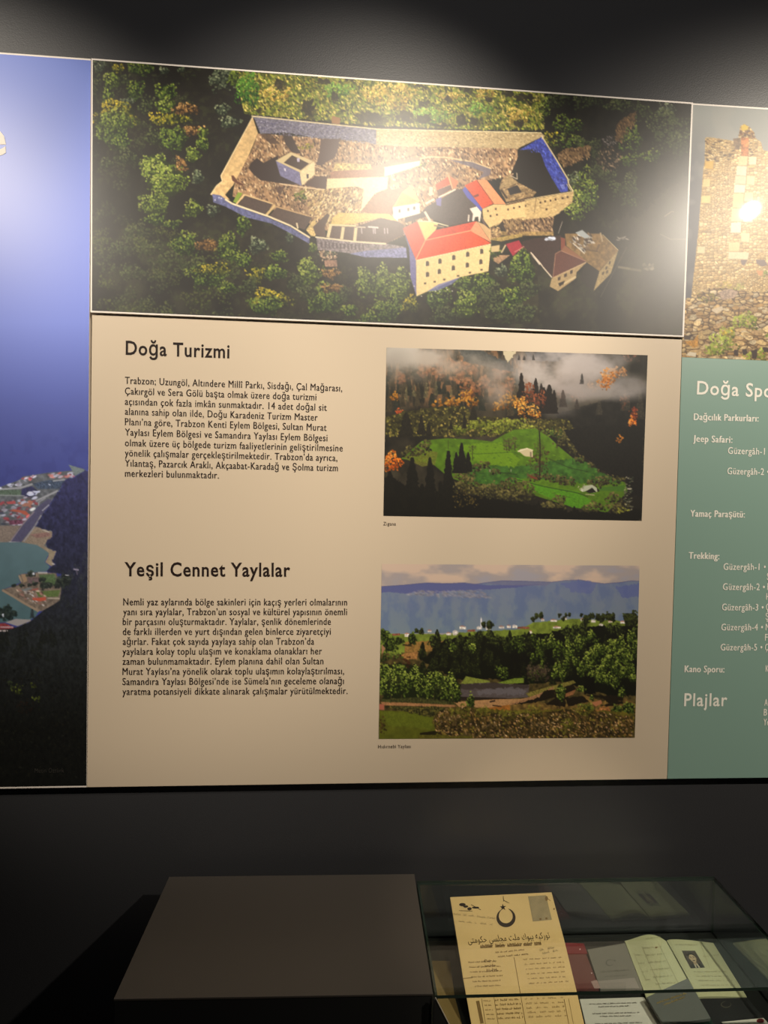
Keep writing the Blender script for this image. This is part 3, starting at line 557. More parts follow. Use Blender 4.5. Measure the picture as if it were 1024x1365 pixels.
    fog(540, 470, 56, 24, 1.0, (206, 198, 188)); fog(585, 478, 46, 20, .9, (198, 186, 174)); fog(575, 490, 60, 26, .7, (188, 174, 160)); fog(625, 482, 40, 18, .6, (180, 168, 154)); fog(530, 480, 30, 20, .8, (200, 192, 180)); fog(648, 500, 30, 22, .5, (176, 160, 146)); fog(668, 512, 24, 30, .6, (172, 156, 144)); fog(526, 492, 26, 30, .6, (160, 150, 140)); fog(610, 492, 30, 20, .4, (176, 162, 146)); fog(660, 520, 22, 26, .7, (170, 152, 140)); fog(654, 494, 22, 14, .5, (160, 150, 140))
    fog(738, 490, 74, 30, 1.0, (198, 186, 180)); fog(760, 480, 70, 18, .9, (194, 184, 180)); fog(722, 506, 40, 20, .9, (190, 178, 172)); fog(830, 520, 44, 16, .8, (170, 162, 158)); fog(760, 510, 50, 24, .8, (176, 164, 158)); fog(710, 500, 26, 22, .95, (186, 176, 170)); fog(790, 488, 46, 24, .9, (182, 172, 168)); fog(770, 520, 34, 22, .8, (160, 150, 146)); fog(745, 546, 28, 12, .7, (110, 104, 100)); fog(838, 512, 30, 16, .8, (140, 134, 132)); fog(800, 522, 36, 14, .7, (156, 148, 144)); fog(820, 478, 30, 10, .5, (150, 144, 144))
    c.bush(812, 502, 12, 10, [(120, 70, 30), (196, 120, 50), (224, 156, 84)], 1.2, .8); c.bush(806, 512, 9, 8, [(150, 86, 36), (206, 130, 60)], 1.2, .8)
    c.poly([(669, 467), (690, 468), (683, 476), (677, 483), (673, 477)], (206, 192, 160), rough=.6)
    for x, by, h, w in [(776, 512, 14, 6), (692, 480, 7, 4), (711, 480, 8, 4), (699, 480, 6, 4)]: c.conifer(x, by, h, w, (70, 66, 64))
    c.crop(690, 460, 5.689)
    for x, y, h, w in [(30, 400, 190, 62), (138, 400, 150, 55), (180, 430, 140, 46), (240, 520, 220, 100), (278, 520, 180, 60), (200, 520, 200, 90)]: c.conifer(x, y, h, w, (30, 24, 20))
    for b in [(85, 370, 50, 80), (170, 410, 50, 60)]: c.bush(*b, [(70, 34, 20), (120, 62, 36), (150, 86, 54)], 1.4)
    for b in [(30, 470, 45, 80), (105, 500, 36, 50), (155, 520, 20, 50)]: c.bush(*b, [(100, 56, 14), (170, 104, 30), (214, 146, 56), (230, 180, 90)], 1.6)
    for x, y, h, w in [(345, 470, 130, 55), (450, 490, 80, 40)]: c.conifer(x, y, h, w, (52, 44, 40), None, .7)
    # scrub belt
    c.crop(510, 460, 5.689)
    belt = [(25, 540), (200, 500), (420, 470), (620, 460), (700, 540), (1000, 560), (1400, 560), (1500, 690), (25, 690)]
    c.poly(belt, (58, 54, 26), tex=.5, cell=4, rough=1)
    c.dabs(belt, 900, [(84, 82, 34), (116, 108, 48), (52, 50, 24), (140, 124, 60), (38, 34, 18)], (.6, 1.4), 1.3)
    for b in [(740, 600, 90, 40), (900, 600, 100, 40), (860, 640, 120, 40), (590, 640, 80, 30), (1010, 600, 80, 40), (1100, 640, 60, 40)]: c.bush(*b, [(40, 46, 14), (80, 88, 26), (122, 130, 40), (150, 156, 60)], 1.4, .9, (.7, 1.5))
    for x, y, h, w in [(180, 700, 190, 110), (295, 680, 150, 60), (622, 630, 120, 34), (690, 570, 110, 60), (350, 690, 110, 50), (520, 640, 70, 30)]: c.conifer(x, y, h, w, (34, 30, 20))
    # meadow
    c.crop(510, 578, 5.689)
    md = [(140, 190), (300, 55), (480, 35), (700, 45), (830, 60), (900, 20), (1000, -30), (1160, -40), (1270, 30), (1330, 90), (1450, 190), (1620, 270), (1700, 320), (1840, 370), (1860, 440), (1780, 520), (1700, 600), (1450, 560), (1250, 500), (1000, 420), (700, 400), (500, 330), (380, 230), (250, 210)]
    c.poly(md, (84, 118, 22), tex=.16, cell=6)
    c.poly([(640, 230), (1000, 250), (1500, 180), (1640, 280), (1840, 380), (1500, 380), (1100, 330), (900, 420), (640, 380)], (60, 100, 34), tex=.3, cell=5, rough=.7)
    c.poly([(560, 90), (900, 60), (1040, 200), (1000, 260), (720, 220)], (112, 150, 22), tex=.1, a=.7, rough=1)
    c.poly([(1000, 330), (1240, 400), (1480, 440), (1600, 520), (1690, 580), (1440, 560), (1180, 450)], (82, 138, 24), tex=.12)
    c.poly([(1650, 410), (1840, 390), (1830, 440), (1620, 430)], (70, 110, 32))
    c.poly([(160, 185), (300, 120), (420, 140), (400, 235), (300, 250)], (110, 112, 38), tex=.2, a=.8)
    c.dabs(md, 500, [(70, 104, 22), (100, 140, 30), (56, 88, 24)], (.4, .8), 2.4, 0, a=.5)
    c.line([(700, 155), (1000, 140), (1080, 180)], .6, (56, 84, 20)); c.line([(1030, 350), (1220, 400), (1480, 450), (1560, 480)], .8, (34, 44, 16)); c.line([(1260, 190), (1420, 260), (1560, 290)], .8, (40, 60, 22)); c.line([(850, 290), (1020, 310)], .8, (36, 50, 20))
    sc = [(28, 24, 14), (56, 54, 28), (84, 80, 40), (116, 106, 60)]
    for b in [(330, 90, 40, 40), (230, 140, 90, 40), (650, 260, 120, 40), (760, 240, 60, 26), (620, 330, 80, 50), (640, 400, 130, 60), (800, 440, 130, 60), (950, 400, 120, 60), (1080, 420, 90, 50), (1000, 480, 140, 50), (850, 290, 50, 20), (1150, 330, 60, 30), (1250, 330, 60, 24), (1410, 370, 60, 36), (1340, 350, 60, 30),
              (1620, 390, 60, 40), (1700, 350, 130, 40), (1500, 190, 40, 30), (1600, 230, 40, 30), (1670, 260, 40, 34), (1360, 60, 60, 50), (1440, 30, 80, 60), (1480, 90, 70, 50), (1330, 520, 70, 50), (1280, 560, 90, 40), (1600, 560, 90, 40), (1750, 490, 60, 40), (1780, 560, 80, 40), (1850, 330, 40, 30), (1480, 130, 60, 40)]:
        c.bush(*b, sc, 1.4, .9, (.7, 1.4))
    c.poly([(1550, 200), (1420, 60), (1380, -20), (1520, -60), (1980, -60), (1980, 480), (1870, 470), (1840, 340), (1700, 300)], (24, 22, 18), rough=1.2, tex=.3)
    for b in [(1800, 40, 26, 34)]: c.bush(*b, [(120, 70, 20), (190, 120, 40)], 1)
    c.bush(1300, -10, 80, 40, GRN, 1); c.bush(1830, 590, 60, 30, [(60, 60, 20), (120, 120, 40), (160, 160, 60)], 1.3)
    c.dabs([(1830, 330), (1900, 320), (1890, 620), (1820, 600)], 60, [(170, 164, 140), (90, 90, 70), (60, 70, 50)], (.4, 1), 2.0, 0)
    # dark foreground spruces
    c.poly([(0, 330), (110, 350), (180, 400), (420, 440), (560, 440), (720, 470), (860, 500), (1080, 520), (1220, 560), (1500, 590), (1800, 600), (1960, 560), (1960, 720), (0, 720)], (20, 18, 12), rough=1.5)
    for x, y, h, w in [(225, 480, 300, 120), (360, 480, 300, 90), (500, 560, 430, 110), (55, 480, 200, 100), (600, 300, 230, 80), (560, 300, 160, 60), (650, 290, 150, 60), (1185, 660, 150, 60), (1455, 660, 110, 60), (150, 600, 200, 100), (300, 600, 220, 100), (440, 600, 240, 90), (1130, 660, 90, 40)]: c.conifer(x, y, h, w, (22, 20, 13))
    c.bush(75, 215, 70, 75, [(110, 40, 8), (190, 84, 16), (232, 124, 30), (250, 160, 70)], 2.0)
    c.dabs([(520, 400), (800, 430), (700, 560), (540, 560)], 90, [(60, 52, 24), (90, 76, 36)], (.5, 1), 1.5)
    # bare tree, cabin, barn
    c.bush(1190, 230, 75, 100, [(40, 28, 18), (66, 48, 30), (96, 72, 46)], 1.0, .6); c.bush(1180, 130, 45, 70, [(50, 44, 24), (76, 70, 34)], .7, .5)
    c.line([(1192, 320), (1196, 100), (1190, -20)], 1.6, (34, 26, 18))
    for a in range(12): c.line([(1195, 90+a*14), (1195+(1 if a % 2 else -1)*(18+a*2), 30+a*12)], .4, (56, 44, 30), .7)
    c.poly([(1100, 310), (1170, 330), (1180, 350), (1130, 340)], (110, 60, 36))
    c.poly([(1030, 132), (1046, 118), (1100, 110), (1140, 125), (1140, 178), (1080, 172)], (206, 190, 150)); c.poly([(1020, 132), (1095, 108), (1145, 124), (1140, 130), (1096, 118), (1030, 140)], (228, 216, 180)); c.poly([(1120, 138), (1130, 138), (1130, 176), (1120, 174)], (120, 104, 80))
    for x in (940, 960, 1005): c.bush(x, 80, 28, 50, [(56, 56, 30), (90, 86, 46)], .9, .7); c.line([(x, 130), (x, 70)], .6, (40, 34, 22))
    c.poly([(1495, 430), (1530, 395), (1590, 388), (1624, 410), (1630, 440), (1600, 450), (1560, 430), (1520, 442)], (180, 184, 160)); c.poly([(1540, 440), (1590, 410), (1622, 444), (1570, 452)], (30, 26, 22)); c.line([(1510, 420), (1516, 440)], 1.2, (230, 226, 210)); c.line([(1540, 460), (1610, 466)], 1.2, (170, 160, 130)); c.dabs([(1480, 400), (1540, 380), (1540, 400), (1490, 430)], 12, [(150, 150, 120)], (.5, .9))
    c.bush(682, 130, 30, 50, [(54, 70, 20), (84, 96, 40)], .6, .6); c.line([(682, 205), (684, 90)], .7, (44, 40, 20)); c.line([(498, 118), (498, 50)], .6, (50, 50, 24)); c.line([(1445, 235), (1445, 190)], .6, (40, 44, 20)); c.line([(975, 290), (975, 270)], .8, (200, 200, 180)); c.line([(815, 290), (815, 272)], .8, (200, 200, 180))
    return c

def paint_plateau():
    c = Canvas(503, 750, 854, 987, 1.3, (150, 142, 140), 12)
    X, Y = c.coords()
    n = c.noise(22, 4, 5, 2.2); c.blend(np.clip((n-.46)*5, 0, .8)*np.clip((785-Y)/12, 0, 1), (196, 172, 150))
    c.blend(np.clip((.42-n)*4, 0, .5), (140, 142, 156))
    c.crop(500, 750, 5.689)
    mt = [(40, 182), (220, 170), (380, 154), (560, 158), (680, 153), (760, 164), (860, 150), (960, 138), (1100, 140), (1340, 148), (1440, 136), (1560, 132), (1660, 150), (1740, 160), (1860, 150), (1940, 138), (2010, 140), (2010, 520), (40, 540)]
    c.poly(mt, (96, 108, 140), grad=(106, 124, 138))
    m = c.noise(20, 4, 8, .6)
    k = c.mask(c.tr(mt)); mm = np.zeros((c.H, c.W)); mm[k[1], k[2]] = k[0]
    c.blend(mm*np.clip((m-.5)*3, 0, .3), (122, 132, 136)); c.blend(mm*np.clip((.48-m)*3, 0, .3), (80, 96, 136))
    c.poly([(40, 182), (220, 170), (380, 154), (560, 158), (680, 153), (760, 164), (860, 172), (1300, 160), (1100, 185), (840, 205), (620, 212), (480, 232), (300, 225), (250, 236), (100, 222), (40, 230)], (84, 90, 134), rough=.3)
    c.poly([(840, 160), (960, 140), (1100, 142), (1340, 150), (1300, 175), (1000, 172)], (104, 104, 130), a=.7)
    for x, h in [(180, 60), (300, 90), (560, 100), (700, 120), (860, 80), (950, 120), (1150, 100), (1350, 120), (1650, 100), (1800, 80)]:
        c.poly([(x, 230), (x+60, 240), (x+130, 250+h*1.7), (x+60, 240+h*2)], (116, 124, 140), a=.22, rough=1.5); c.poly([(x-30, 240), (x, 240), (x-20, 240+h*2), (x-80, 230+h*1.6)], (84, 100, 140), a=.22, rough=1.5)
    c.dabs([(300, 215), (800, 205), (880, 270), (660, 260), (400, 255), (240, 240)], 260, [(140, 136, 140), (118, 118, 134)], (.6, 1.2), 2.4, .3, a=.4)
    c.line(mt[:18], .7, (82, 84, 120))
    c.poly([(1400, 150), (1560, 134), (1680, 152), (1640, 240), (1500, 220)], (84, 92, 148), a=.5, rough=1); c.poly([(1820, 190), (2010, 150), (2010, 260), (1880, 270)], (80, 90, 146), a=.6, rough=1)
    # ridge pasture
    c.poly([(40, 540), (330, 540), (520, 545), (660, 530), (1100, 505), (1200, 455), (1500, 425), (1830, 440), (2010, 455), (2010, 700), (40, 700)], (108, 124, 46), tex=.2, cell=4, rough=.3)
    c.poly([(230, 600), (460, 590), (560, 600), (440, 680), (220, 690)], (136, 104, 52), tex=.25, rough=.5)
    W = (206, 200, 190); 
    for x, y, w, h in [(640, 485, 50, 20), (590, 520, 40, 30), (540, 535, 40, 16), (770, 490, 40, 16), (940, 485, 40, 14), (1000, 478, 30, 18), (225, 540, 36, 22), (1040, 478, 40, 18), (1330, 435, 50, 14), (1420, 420, 36, 14), (1560, 428, 30, 14), (1640, 440, 34, 14), (1350, 488, 60, 12), (1700, 470, 30, 10), (1770, 445, 30, 10), (1260, 430, 24, 14), (840, 490, 40, 20), (400, 515, 30, 12), (1860, 448, 40, 14), (1170, 520, 20, 26)]:
        c.poly([(x, y), (x+w, y), (x+w, y+h), (x, y+h)], W, tex=.3); c.poly([(x-4, y), (x+w*.4, y-9), (x+w+4, y)], [(176, 120, 100), (150, 110, 96), (190, 180, 176)][int(x) % 3])
    for x, y, w in [(130, 540, 60), (700, 510, 60), (1080, 488, 60), (1130, 490, 40)]: c.poly([(x, y), (x+w, y-4), (x+w, y+12), (x, y+14)], (130, 80, 62), tex=.3)
    c.poly([(800, 490), (800, 430), (805, 412), (811, 430), (812, 490)], (206, 204, 206))
    dk = [(18, 20, 10), (38, 44, 18), (60, 68, 28)]
    for x, y, r in [(870, 475, 24), (825, 468, 16), (350, 520, 18), (315, 515, 12), (1225, 405, 16), (1260, 402, 18), (1200, 430, 12), (1400, 400, 10), (1450, 395, 8), (1475, 395, 8), (1565, 395, 10), (1600, 430, 26), (1630, 405, 14), (1655, 405, 16), (1690, 415, 20), (1725, 420, 26), (1770, 410, 26), (1800, 415, 22), (1920, 430, 36), (1960, 420, 40), (1945, 460, 50), (1430, 425, 12)]:
        c.bush(x, y, r, r*1.3, dk, 2.4, .95, under=dk[0])
    c.poly([(30, 690), (2010, 600), (2010, 1400), (30, 1400)], (72, 62, 32), tex=.5, cell=4)
    # big wood
    def tree(x, y, r, pal, el=1.5): c.bush(x, y, r, r*el, pal, 1.9, .95, (.5, 1.0), under=pal[0])
    LG = [(24, 32, 10), (62, 78, 26), (106, 124, 44), (150, 162, 70)]; MG = [(16, 20, 8), (38, 48, 16), (66, 82, 26), (98, 116, 40)]
    wood = [(420, 690), (450, 620), (560, 580), (700, 560), (880, 550), (1000, 570), (1150, 540), (1300, 540), (1450, 500), (1700, 480), (1900, 480), (2010, 480), (2010, 1010), (1780, 1010), (1400, 900), (1100, 930), (900, 880), (620, 890), (330, 730)]
    c.poly(wood, (18, 19, 9), rough=.8)
    for i in range(120):
        y = 560+i*2.6; x = c.rng.uniform(350, 2000)
        if x < 460 and y < 640: continue
        if i % 3 == 0 or x < 900: c.conifer(x, y+60, c.rng.uniform(90, 130), c.rng.uniform(46, 66), (22, 24, 11), (52, 60, 24))
        else: tree(x, y, c.rng.uniform(26, 40), [MG, LG][int(x > 1300) if i % 2 else 0])
    for x, y in [(440, 600), (640, 590), (740, 590), (790, 555), (875, 560), (920, 600), (990, 600), (560, 610), (700, 640), (1450, 520), (1520, 510), (1580, 500), (1850, 510), (1780, 500), (1960, 540), (1500, 560)]: tree(x, y, 34, dk+[(84, 100, 36)], 1.4)
    for x, y, r in [(590, 640, 26), (740, 640, 30), (1340, 600, 40), (1270, 620, 34), (1550, 600, 36), (1640, 550, 34), (1860, 610, 40), (1940, 560, 36), (1900, 680, 44), (1480, 680, 34), (1700, 660, 40)]: tree(x, y, r, LG, 1.3)
    # right slope of pale crowns
    c.crop(680, 868, 5.689)
    for x, y, r in [(360, 130, 36), (430, 90, 26), (540, 130, 42), (500, 80, 30), (590, 50, 36), (690, 140, 36), (720, 90, 30), (800, 120, 40), (760, 60, 36), (840, 40, 36), (910, 130, 36), (900, 60, 34), (690, 200, 34), (800, 230, 34), (740, 210, 30), (930, 200, 28), (620, 30, 30), (400, 180, 30), (340, 170, 26), (600, 110, 28), (860, 170, 28)]: tree(x, y, r, LG, 1.5)
    c.poly([(560, 180), (640, 200), (650, 330), (560, 330)], (16, 15, 8), rough=.8); c.poly([(0, 20), (150, 20), (140, 190), (0, 190)], (16, 15, 8), rough=.8, a=.8)
    for x in range(140, 300, 18): c.bush(x, 160, 14, 62, [(40, 32, 24), (66, 54, 42), (94, 80, 62)], 1.2, .7)
    # pond and beach
    c.crop(500, 868, 5.689)
    c.poly([(690, 190), (870, 225), (870, 240), (650, 250)], (120, 130, 52), tex=.2); c.poly([(930, 240), (1060, 205), (1130, 205), (1130, 240), (1000, 250)], (110, 130, 44), tex=.2)
    c.poly([(640, 252), (860, 238), (1024, 250), (1170, 256), (1160, 350), (1000, 360), (750, 352), (640, 350)], (84, 76, 74), tex=.12, cell=2); c.poly([(640, 252), (860, 238), (1024, 250), (1170, 256), (1165, 285), (640, 290)], (52, 44, 38), a=.7, rough=1); c.poly([(760, 300), (1000, 280), (1150, 290), (1140, 330), (800, 330)], (108, 104, 108), a=.6, rough=1.2)
    c.poly([(640, 345), (1000, 356), (1000, 364), (640, 372)], (40, 32, 26)); c.line([(1100, 345), (1100, 310)], .6, (110, 110, 120))
    c.poly([(600, 385), (900, 365), (1100, 362), (1260, 340), (1270, 355), (1080, 400), (1020, 430), (860, 430), (640, 425)], (168, 128, 84), tex=.15); c.poly([(40, 385), (320, 395), (600, 408), (640, 425), (400, 420), (60, 410)], (158, 114, 74), tex=.2); c.poly([(860, 430), (1024, 405), (1160, 420), (1100, 470), (900, 470)], (150, 96, 40), tex=.3)
    c.poly([(30, 400), (70, 402), (70, 446), (30, 446)], (156, 92, 70)); c.line([(870, 385), (912, 375)], 2.0, (44, 34, 28)); c.line([(890, 410), (960, 420)], 1.6, (60, 44, 30))
    c.crop(680, 868, 5.689)
    c.poly([(120, 320), (290, 270), (340, 260), (480, 220), (500, 240), (330, 300), (150, 350)], (120, 112, 52), tex=.3); c.poly([(230, 320), (330, 268), (330, 285), (240, 350), (100, 400), (0, 420), (0, 400)], (150, 112, 76), tex=.2)
    c.poly([(0, 410), (200, 380), (380, 420), (560, 330), (700, 380), (860, 350), (960, 400), (960, 480), (0, 470)], (110, 88, 44), tex=.4, cell=4)
    for q in [[(20, 405), (220, 350), (260, 300), (340, 290), (340, 350), (180, 390)], [(270, 400), (340, 360), (340, 300), (480, 250), (500, 290), (420, 360), (420, 420), (300, 410)], [(420, 350), (560, 340), (600, 380), (440, 420)], [(560, 330), (860, 340), (860, 370), (760, 400), (700, 360)], [(680, 410), (850, 375), (860, 400), (740, 420)]]: c.poly(q, (30, 24, 14), rough=.5)
    c.poly([(620, 390), (690, 370), (700, 395), (650, 420)], (170, 112, 76)); c.bush(710, 445, 50, 30, [(110, 70, 36), (170, 110, 60), (190, 130, 76)], 2); c.poly([(400, 330), (500, 290), (480, 330), (420, 350)], (140, 96, 60), tex=.2)
    for x, y, r, e in [(385, 310, 38, 1.6), (540, 290, 34, .7), (575, 440, 60, .8), (810, 440, 50, .7), (900, 440, 60, 1.0), (620, 355, 16, 1.2), (850, 310, 28, 1.5)]: tree(x, y, r, LG, e)
    c.line([(378, 440), (380, 380)], 1.2, (40, 30, 20))
    # left grove
    c.crop(500, 868, 5.689)
    c.poly([(40, 110), (200, 90), (330, 110), (380, 180), (650, 250), (650, 390), (340, 370), (60, 370)], (26, 32, 12), rough=1)
    for x, y, r, e in [(70, 150, 46, 1.3), (130, 180, 50, 1.5), (200, 150, 44, 1.3), (60, 270, 44, 1.7), (150, 270, 44, 1.5), (240, 240, 50, 1.9), (310, 200, 50, 1.6), (340, 270, 40, 2.2), (430, 220, 46, 1.6), (410, 300, 34, 2), (500, 250, 40, 2.2), (520, 320, 30, 1.7), (570, 230, 40, 1.8), (600, 300, 46, 1.9), (725, 380, 32, 1.9), (480, 200, 40, 1.0)]: tree(x, y, r, LG, e)
    for x, y, r in [(480, 300, 34), (170, 230, 26), (110, 230, 22), (340, 220, 14)]: c.bush(x, y, r, r*1.8, dk, 1.6, .7)
    for x in (330, 445, 585, 200, 120): c.line([(x, 380), (x+2, 330)], .8, (70, 60, 40))
    c.poly([(40, 365), (330, 350), (600, 385), (600, 405), (300, 392), (60, 384)], (60, 62, 30), tex=.5, rough=.5)
    c.bush(60, 40, 40, 50, MG, 1.4); c.bush(150, 30, 60, 30, LG, 1.4); c.poly([(200, 20), (330, 0), (320, 60), (220, 60)], (150, 108, 60), tex=.3, rough=.6); c.bush(240, 80, 30, 36, [(40, 24, 14), (80, 50, 24)], 1.2)
    c.crop(500, 750, 5.689)
    for x, y, r, e in [(285, 575, 32, 1.6), (70, 560, 36, 1.2), (110, 620, 60, 1.1), (180, 590, 34, 1.0), (60, 520, 20, 1.0)]: tree(x, y, r, MG, e)
    c.line([(210, 622), (280, 632)], 2.0, (50, 40, 20)); c.poly([(50, 620), (80, 650), (50, 700)], (150, 110, 80)); c.bush(350, 670, 22, 16, dk, 2)
    # foreground
    c.crop(500, 868, 5.689)
    c.poly([(30, 450), (240, 455), (460, 500), (480, 640), (420, 670), (30, 670)], (84, 88, 24), tex=.14, cell=5); c.poly([(60, 455), (260, 470), (430, 510), (440, 590), (100, 560)], (92, 104, 28), a=.6, tex=.2, rough=1)
    c.poly([(90, 420), (400, 420), (640, 440), (640, 480), (460, 500), (240, 460)], (52, 52, 24), tex=.5, rough=.8); c.dabs([(90, 420), (400, 420), (640, 440), (460, 500), (240, 460)], 200, [(76, 76, 36), (100, 92, 40), (40, 38, 18)], (.5, 1.1))
    c.poly([(330, 640), (470, 600), (560, 640), (1024, 650), (1024, 672), (330, 672)], (84, 80, 26), tex=.3)
    c.poly([(340, 620), (480, 600), (460, 635), (340, 635)], (34, 30, 12)); c.bush(50, 570, 36, 60, [(40, 34, 14), (90, 70, 30)], 1)
    fg = [(440, 540), (470, 470), (560, 430), (700, 420), (820, 460), (1000, 470), (1240, 470), (1500, 440), (1700, 460), (1960, 500), (1960, 672), (760, 672), (720, 620), (600, 640), (470, 620)]
    c.poly([(720, 430), (1024, 450), (1500, 440), (1960, 470), (1960, 560), (720, 560)], (96, 88, 30), tex=.4, cell=4, rough=1)
    c.poly(fg, (58, 48, 22), tex=.6, cell=4, rough=1.2)
    c.dabs(fg, 1500, [(40, 30, 14), (96, 78, 36), (136, 104, 54), (120, 110, 40), (164, 130, 84), (84, 66, 32), (60, 52, 22)], (.5, 1.1), 2.0, .8)
    c.dabs(fg, 160, [(196, 170, 130), (180, 140, 110)], (.4, .7), 1.6)
    for b in [(650, 460, 80, 50), (820, 460, 60, 40), (1200, 450, 70, 40), (1010, 480, 80, 40), (1470, 570, 60, 60), (1600, 450, 70, 50)]: c.bush(*b, [(50, 48, 16), (92, 92, 30), (130, 126, 46)], 1.2, .8)
    for b in [(570, 560, 90, 70), (880, 590, 80, 60), (1250, 590, 80, 50), (1700, 600, 90, 50)]: c.bush(*b, [(20, 16, 8), (44, 36, 16), (70, 56, 28), (130, 110, 76)], .8, .8)
    return c

def paint_lake():
    c = Canvas(-220, 66, 124, 1054, 1.1, (96, 116, 178), 13)
    X, Y = c.coords()
    t = np.clip((Y-66)/330, 0, 1)[..., None]; c.img = np.array((100, 118, 176.))*(1-t)+np.array((112, 128, 196.))*t
    t = np.clip((Y-430)/200, 0, 1)[..., None]; c.img = c.img*(1-t)+np.array((62, 68, 128.))*t
    n = c.noise(40, 4, 3, 1.4); h = c.noise(14, 3, 4, .8)
    c.blend(np.clip((n-.5)*3, 0, .35)*np.clip((Y-500)/80, 0, 1), (84, 92, 150)); c.blend(np.clip((h-.55)*3, 0, .3)*np.clip((Y-560)/60, 0, 1), (58, 62, 116))
    c.crop(0, 600, 8.533)
    c.poly([(-1900, 440), (0, 420), (220, 340), (260, 300), (560, 255), (840, 230), (780, 170), (960, 215), (860, 290), (740, 340), (680, 450), (560, 620), (400, 860), (600, 920), (560, 1040), (640, 1140), (560, 1200), (-1900, 1200)], (104, 106, 104), tex=.3, cell=4)
    c.poly([(780, 165), (980, 228), (860, 290), (830, 250)], (122, 132, 124), tex=.15); c.poly([(-1900, 460), (230, 450), (260, 520), (-1900, 560)], (94, 110, 88), tex=.3); c.poly([(370, 380), (560, 340), (740, 350), (680, 440), (430, 440)], (72, 84, 98), tex=.4)
    c.poly([(250, 440), (360, 410), (440, 470), (380, 540), (240, 520)], (58, 58, 88), tex=.3)
    for p, w in [([(-1900, 470), (0, 445), (230, 430), (370, 385)], 2.4), ([(600, 352), (740, 335)], 1.6), ([(380, 590), (480, 545), (660, 462)], 2.4), ([(440, 640), (440, 590), (520, 545)], 1.2), ([(-300, 505), (280, 520)], 1.2), ([(220, 340), (240, 440)], 1.6), ([(60, 690), (0, 750), (-300, 800)], 2)]: c.line(p, w, (168, 166, 160))
    RD = [(164, 74, 78), (190, 96, 92), (146, 66, 76), (200, 130, 116), (176, 108, 84)]; WH = [(196, 194, 200), (214, 214, 220), (170, 160, 164)]
    def town(P, n, pal, s): c.dabs(P, n, pal, s, 2.2, -.1, .95)
    town([(550, 265), (830, 255), (840, 300), (560, 305)], 26, RD+WH, (.7, 1.6)); town([(250, 300), (420, 280), (370, 330), (260, 340)], 14, RD+WH, (.7, 1.5)); town([(90, 380), (240, 370), (230, 410), (100, 415)], 14, WH, (.7, 1.4))
    town([(60, 560), (380, 520), (420, 600), (330, 740), (240, 850), (-900, 850), (-900, 620), (0, 600)], 220, RD+WH+[(70, 74, 84), (96, 80, 84), (84, 96, 92)], (.7, 2.0)); town([(310, 480), (460, 460), (440, 490), (320, 515)], 10, WH[:2], (.9, 1.6)); town([(-900, 380), (0, 400), (0, 440), (-900, 440)], 60, RD+WH, (.7, 1.6))
    c.poly([(110, 690), (150, 672), (290, 690), (330, 730), (300, 745), (230, 712)], (184, 96, 72)); c.poly([(65, 590), (170, 575), (180, 610), (90, 615)], (184, 88, 84)); c.poly([(240, 640), (280, 600), (380, 600), (340, 640)], (176, 120, 96)); c.poly([(310, 505), (390, 490), (385, 515), (330, 520)], (216, 218, 226)); c.poly([(380, 470), (460, 460), (450, 485), (390, 485)], (216, 218, 226)); c.poly([(545, 380), (580, 392), (565, 405)], (210, 212, 220))
    c.poly([(100, 800), (250, 790), (270, 840), (110, 850)], (116, 70, 84), tex=.4)
    # channel, beach, lake
    c.poly([(-1900, 880), (0, 860), (200, 860), (240, 850), (110, 1040), (0, 1060), (-1900, 1080)], (142, 126, 108), tex=.15)
    c.poly([(240, 1050), (390, 870), (470, 890), (560, 920), (600, 930), (590, 1000), (500, 1080), (560, 1130), (640, 1150), (600, 1260), (560, 1200), (470, 1110), (300, 1060)], (150, 132, 108), tex=.15); c.poly([(340, 960), (560, 930), (580, 980), (420, 1000)], (146, 112, 98), tex=.2); c.line([(480, 905), (560, 935)], 1.4, (196, 184, 160))
    c.poly([(120, 1040), (430, 640), (540, 560), (590, 560), (560, 640), (470, 740), (390, 860), (240, 1050)], (88, 84, 104), tex=.1); c.line([(120, 1040), (260, 840), (390, 700)], 1.2, (160, 140, 140)); c.line([(270, 1040), (400, 860), (470, 740)], 1.8, (160, 154, 146)); c.line([(480, 690), (560, 620)], 1.4, (170, 166, 170))
    c.line([(100, 1045), (230, 1052)], 1.2, (200, 190, 180))
    c.crop(0, 730, 8.533)
    lk = [(-1900, -50), (0, -60), (250, -60), (420, -30), (560, 60), (510, 165), (570, 215), (530, 270), (300, 290), (210, 310), (230, 400), (20, 480), (440, 725), (400, 790), (320, 830), (180, 810), (60, 850), (-1900, 900)]
    c.poly(lk, (98, 122, 120), grad=(84, 110, 106), tex=.04, cell=10)
    c.poly([(480, -10), (560, 20), (640, 40), (600, 130), (620, 195), (580, 210), (515, 165), (565, 70)], (160, 142, 112), tex=.1); c.line([(590, 180), (625, 190)], 1.2, (214, 204, 190))
    # dark wooded slope
    sl = [(1100, -880), (980, -879), (860, -814), (745, -764), (680, -659), (610, -569), (570, -479), (480, -369), (400, -249), (470, -215), (600, -189), (600, -119), (520, -59), (540, 1), (640, 36), (640, 60), (600, 150), (630, 190), (570, 230), (530, 270), (700, 300), (700, 480), (620, 620), (440, 760), (330, 850), (180, 910), (-100, 900), (-1900, 860), (-1900, 2900), (1100, 2900)]
    c.poly(sl, (52, 52, 84), rough=1.0)
    m = c.mask(c.tr(sl)); mm = np.zeros((c.H, c.W)); mm[m[1], m[2]] = m[0]
    t = np.clip((Y-660)/190, 0, 1); c.blend(mm*t, (38, 40, 37)); t = np.clip((Y-860)/110, 0, 1); c.blend(mm*t, (17, 17, 12))
    tx = c.noise(4, 3, 9, .7); c.img *= (1+(tx-.5)*.7*mm)[..., None]
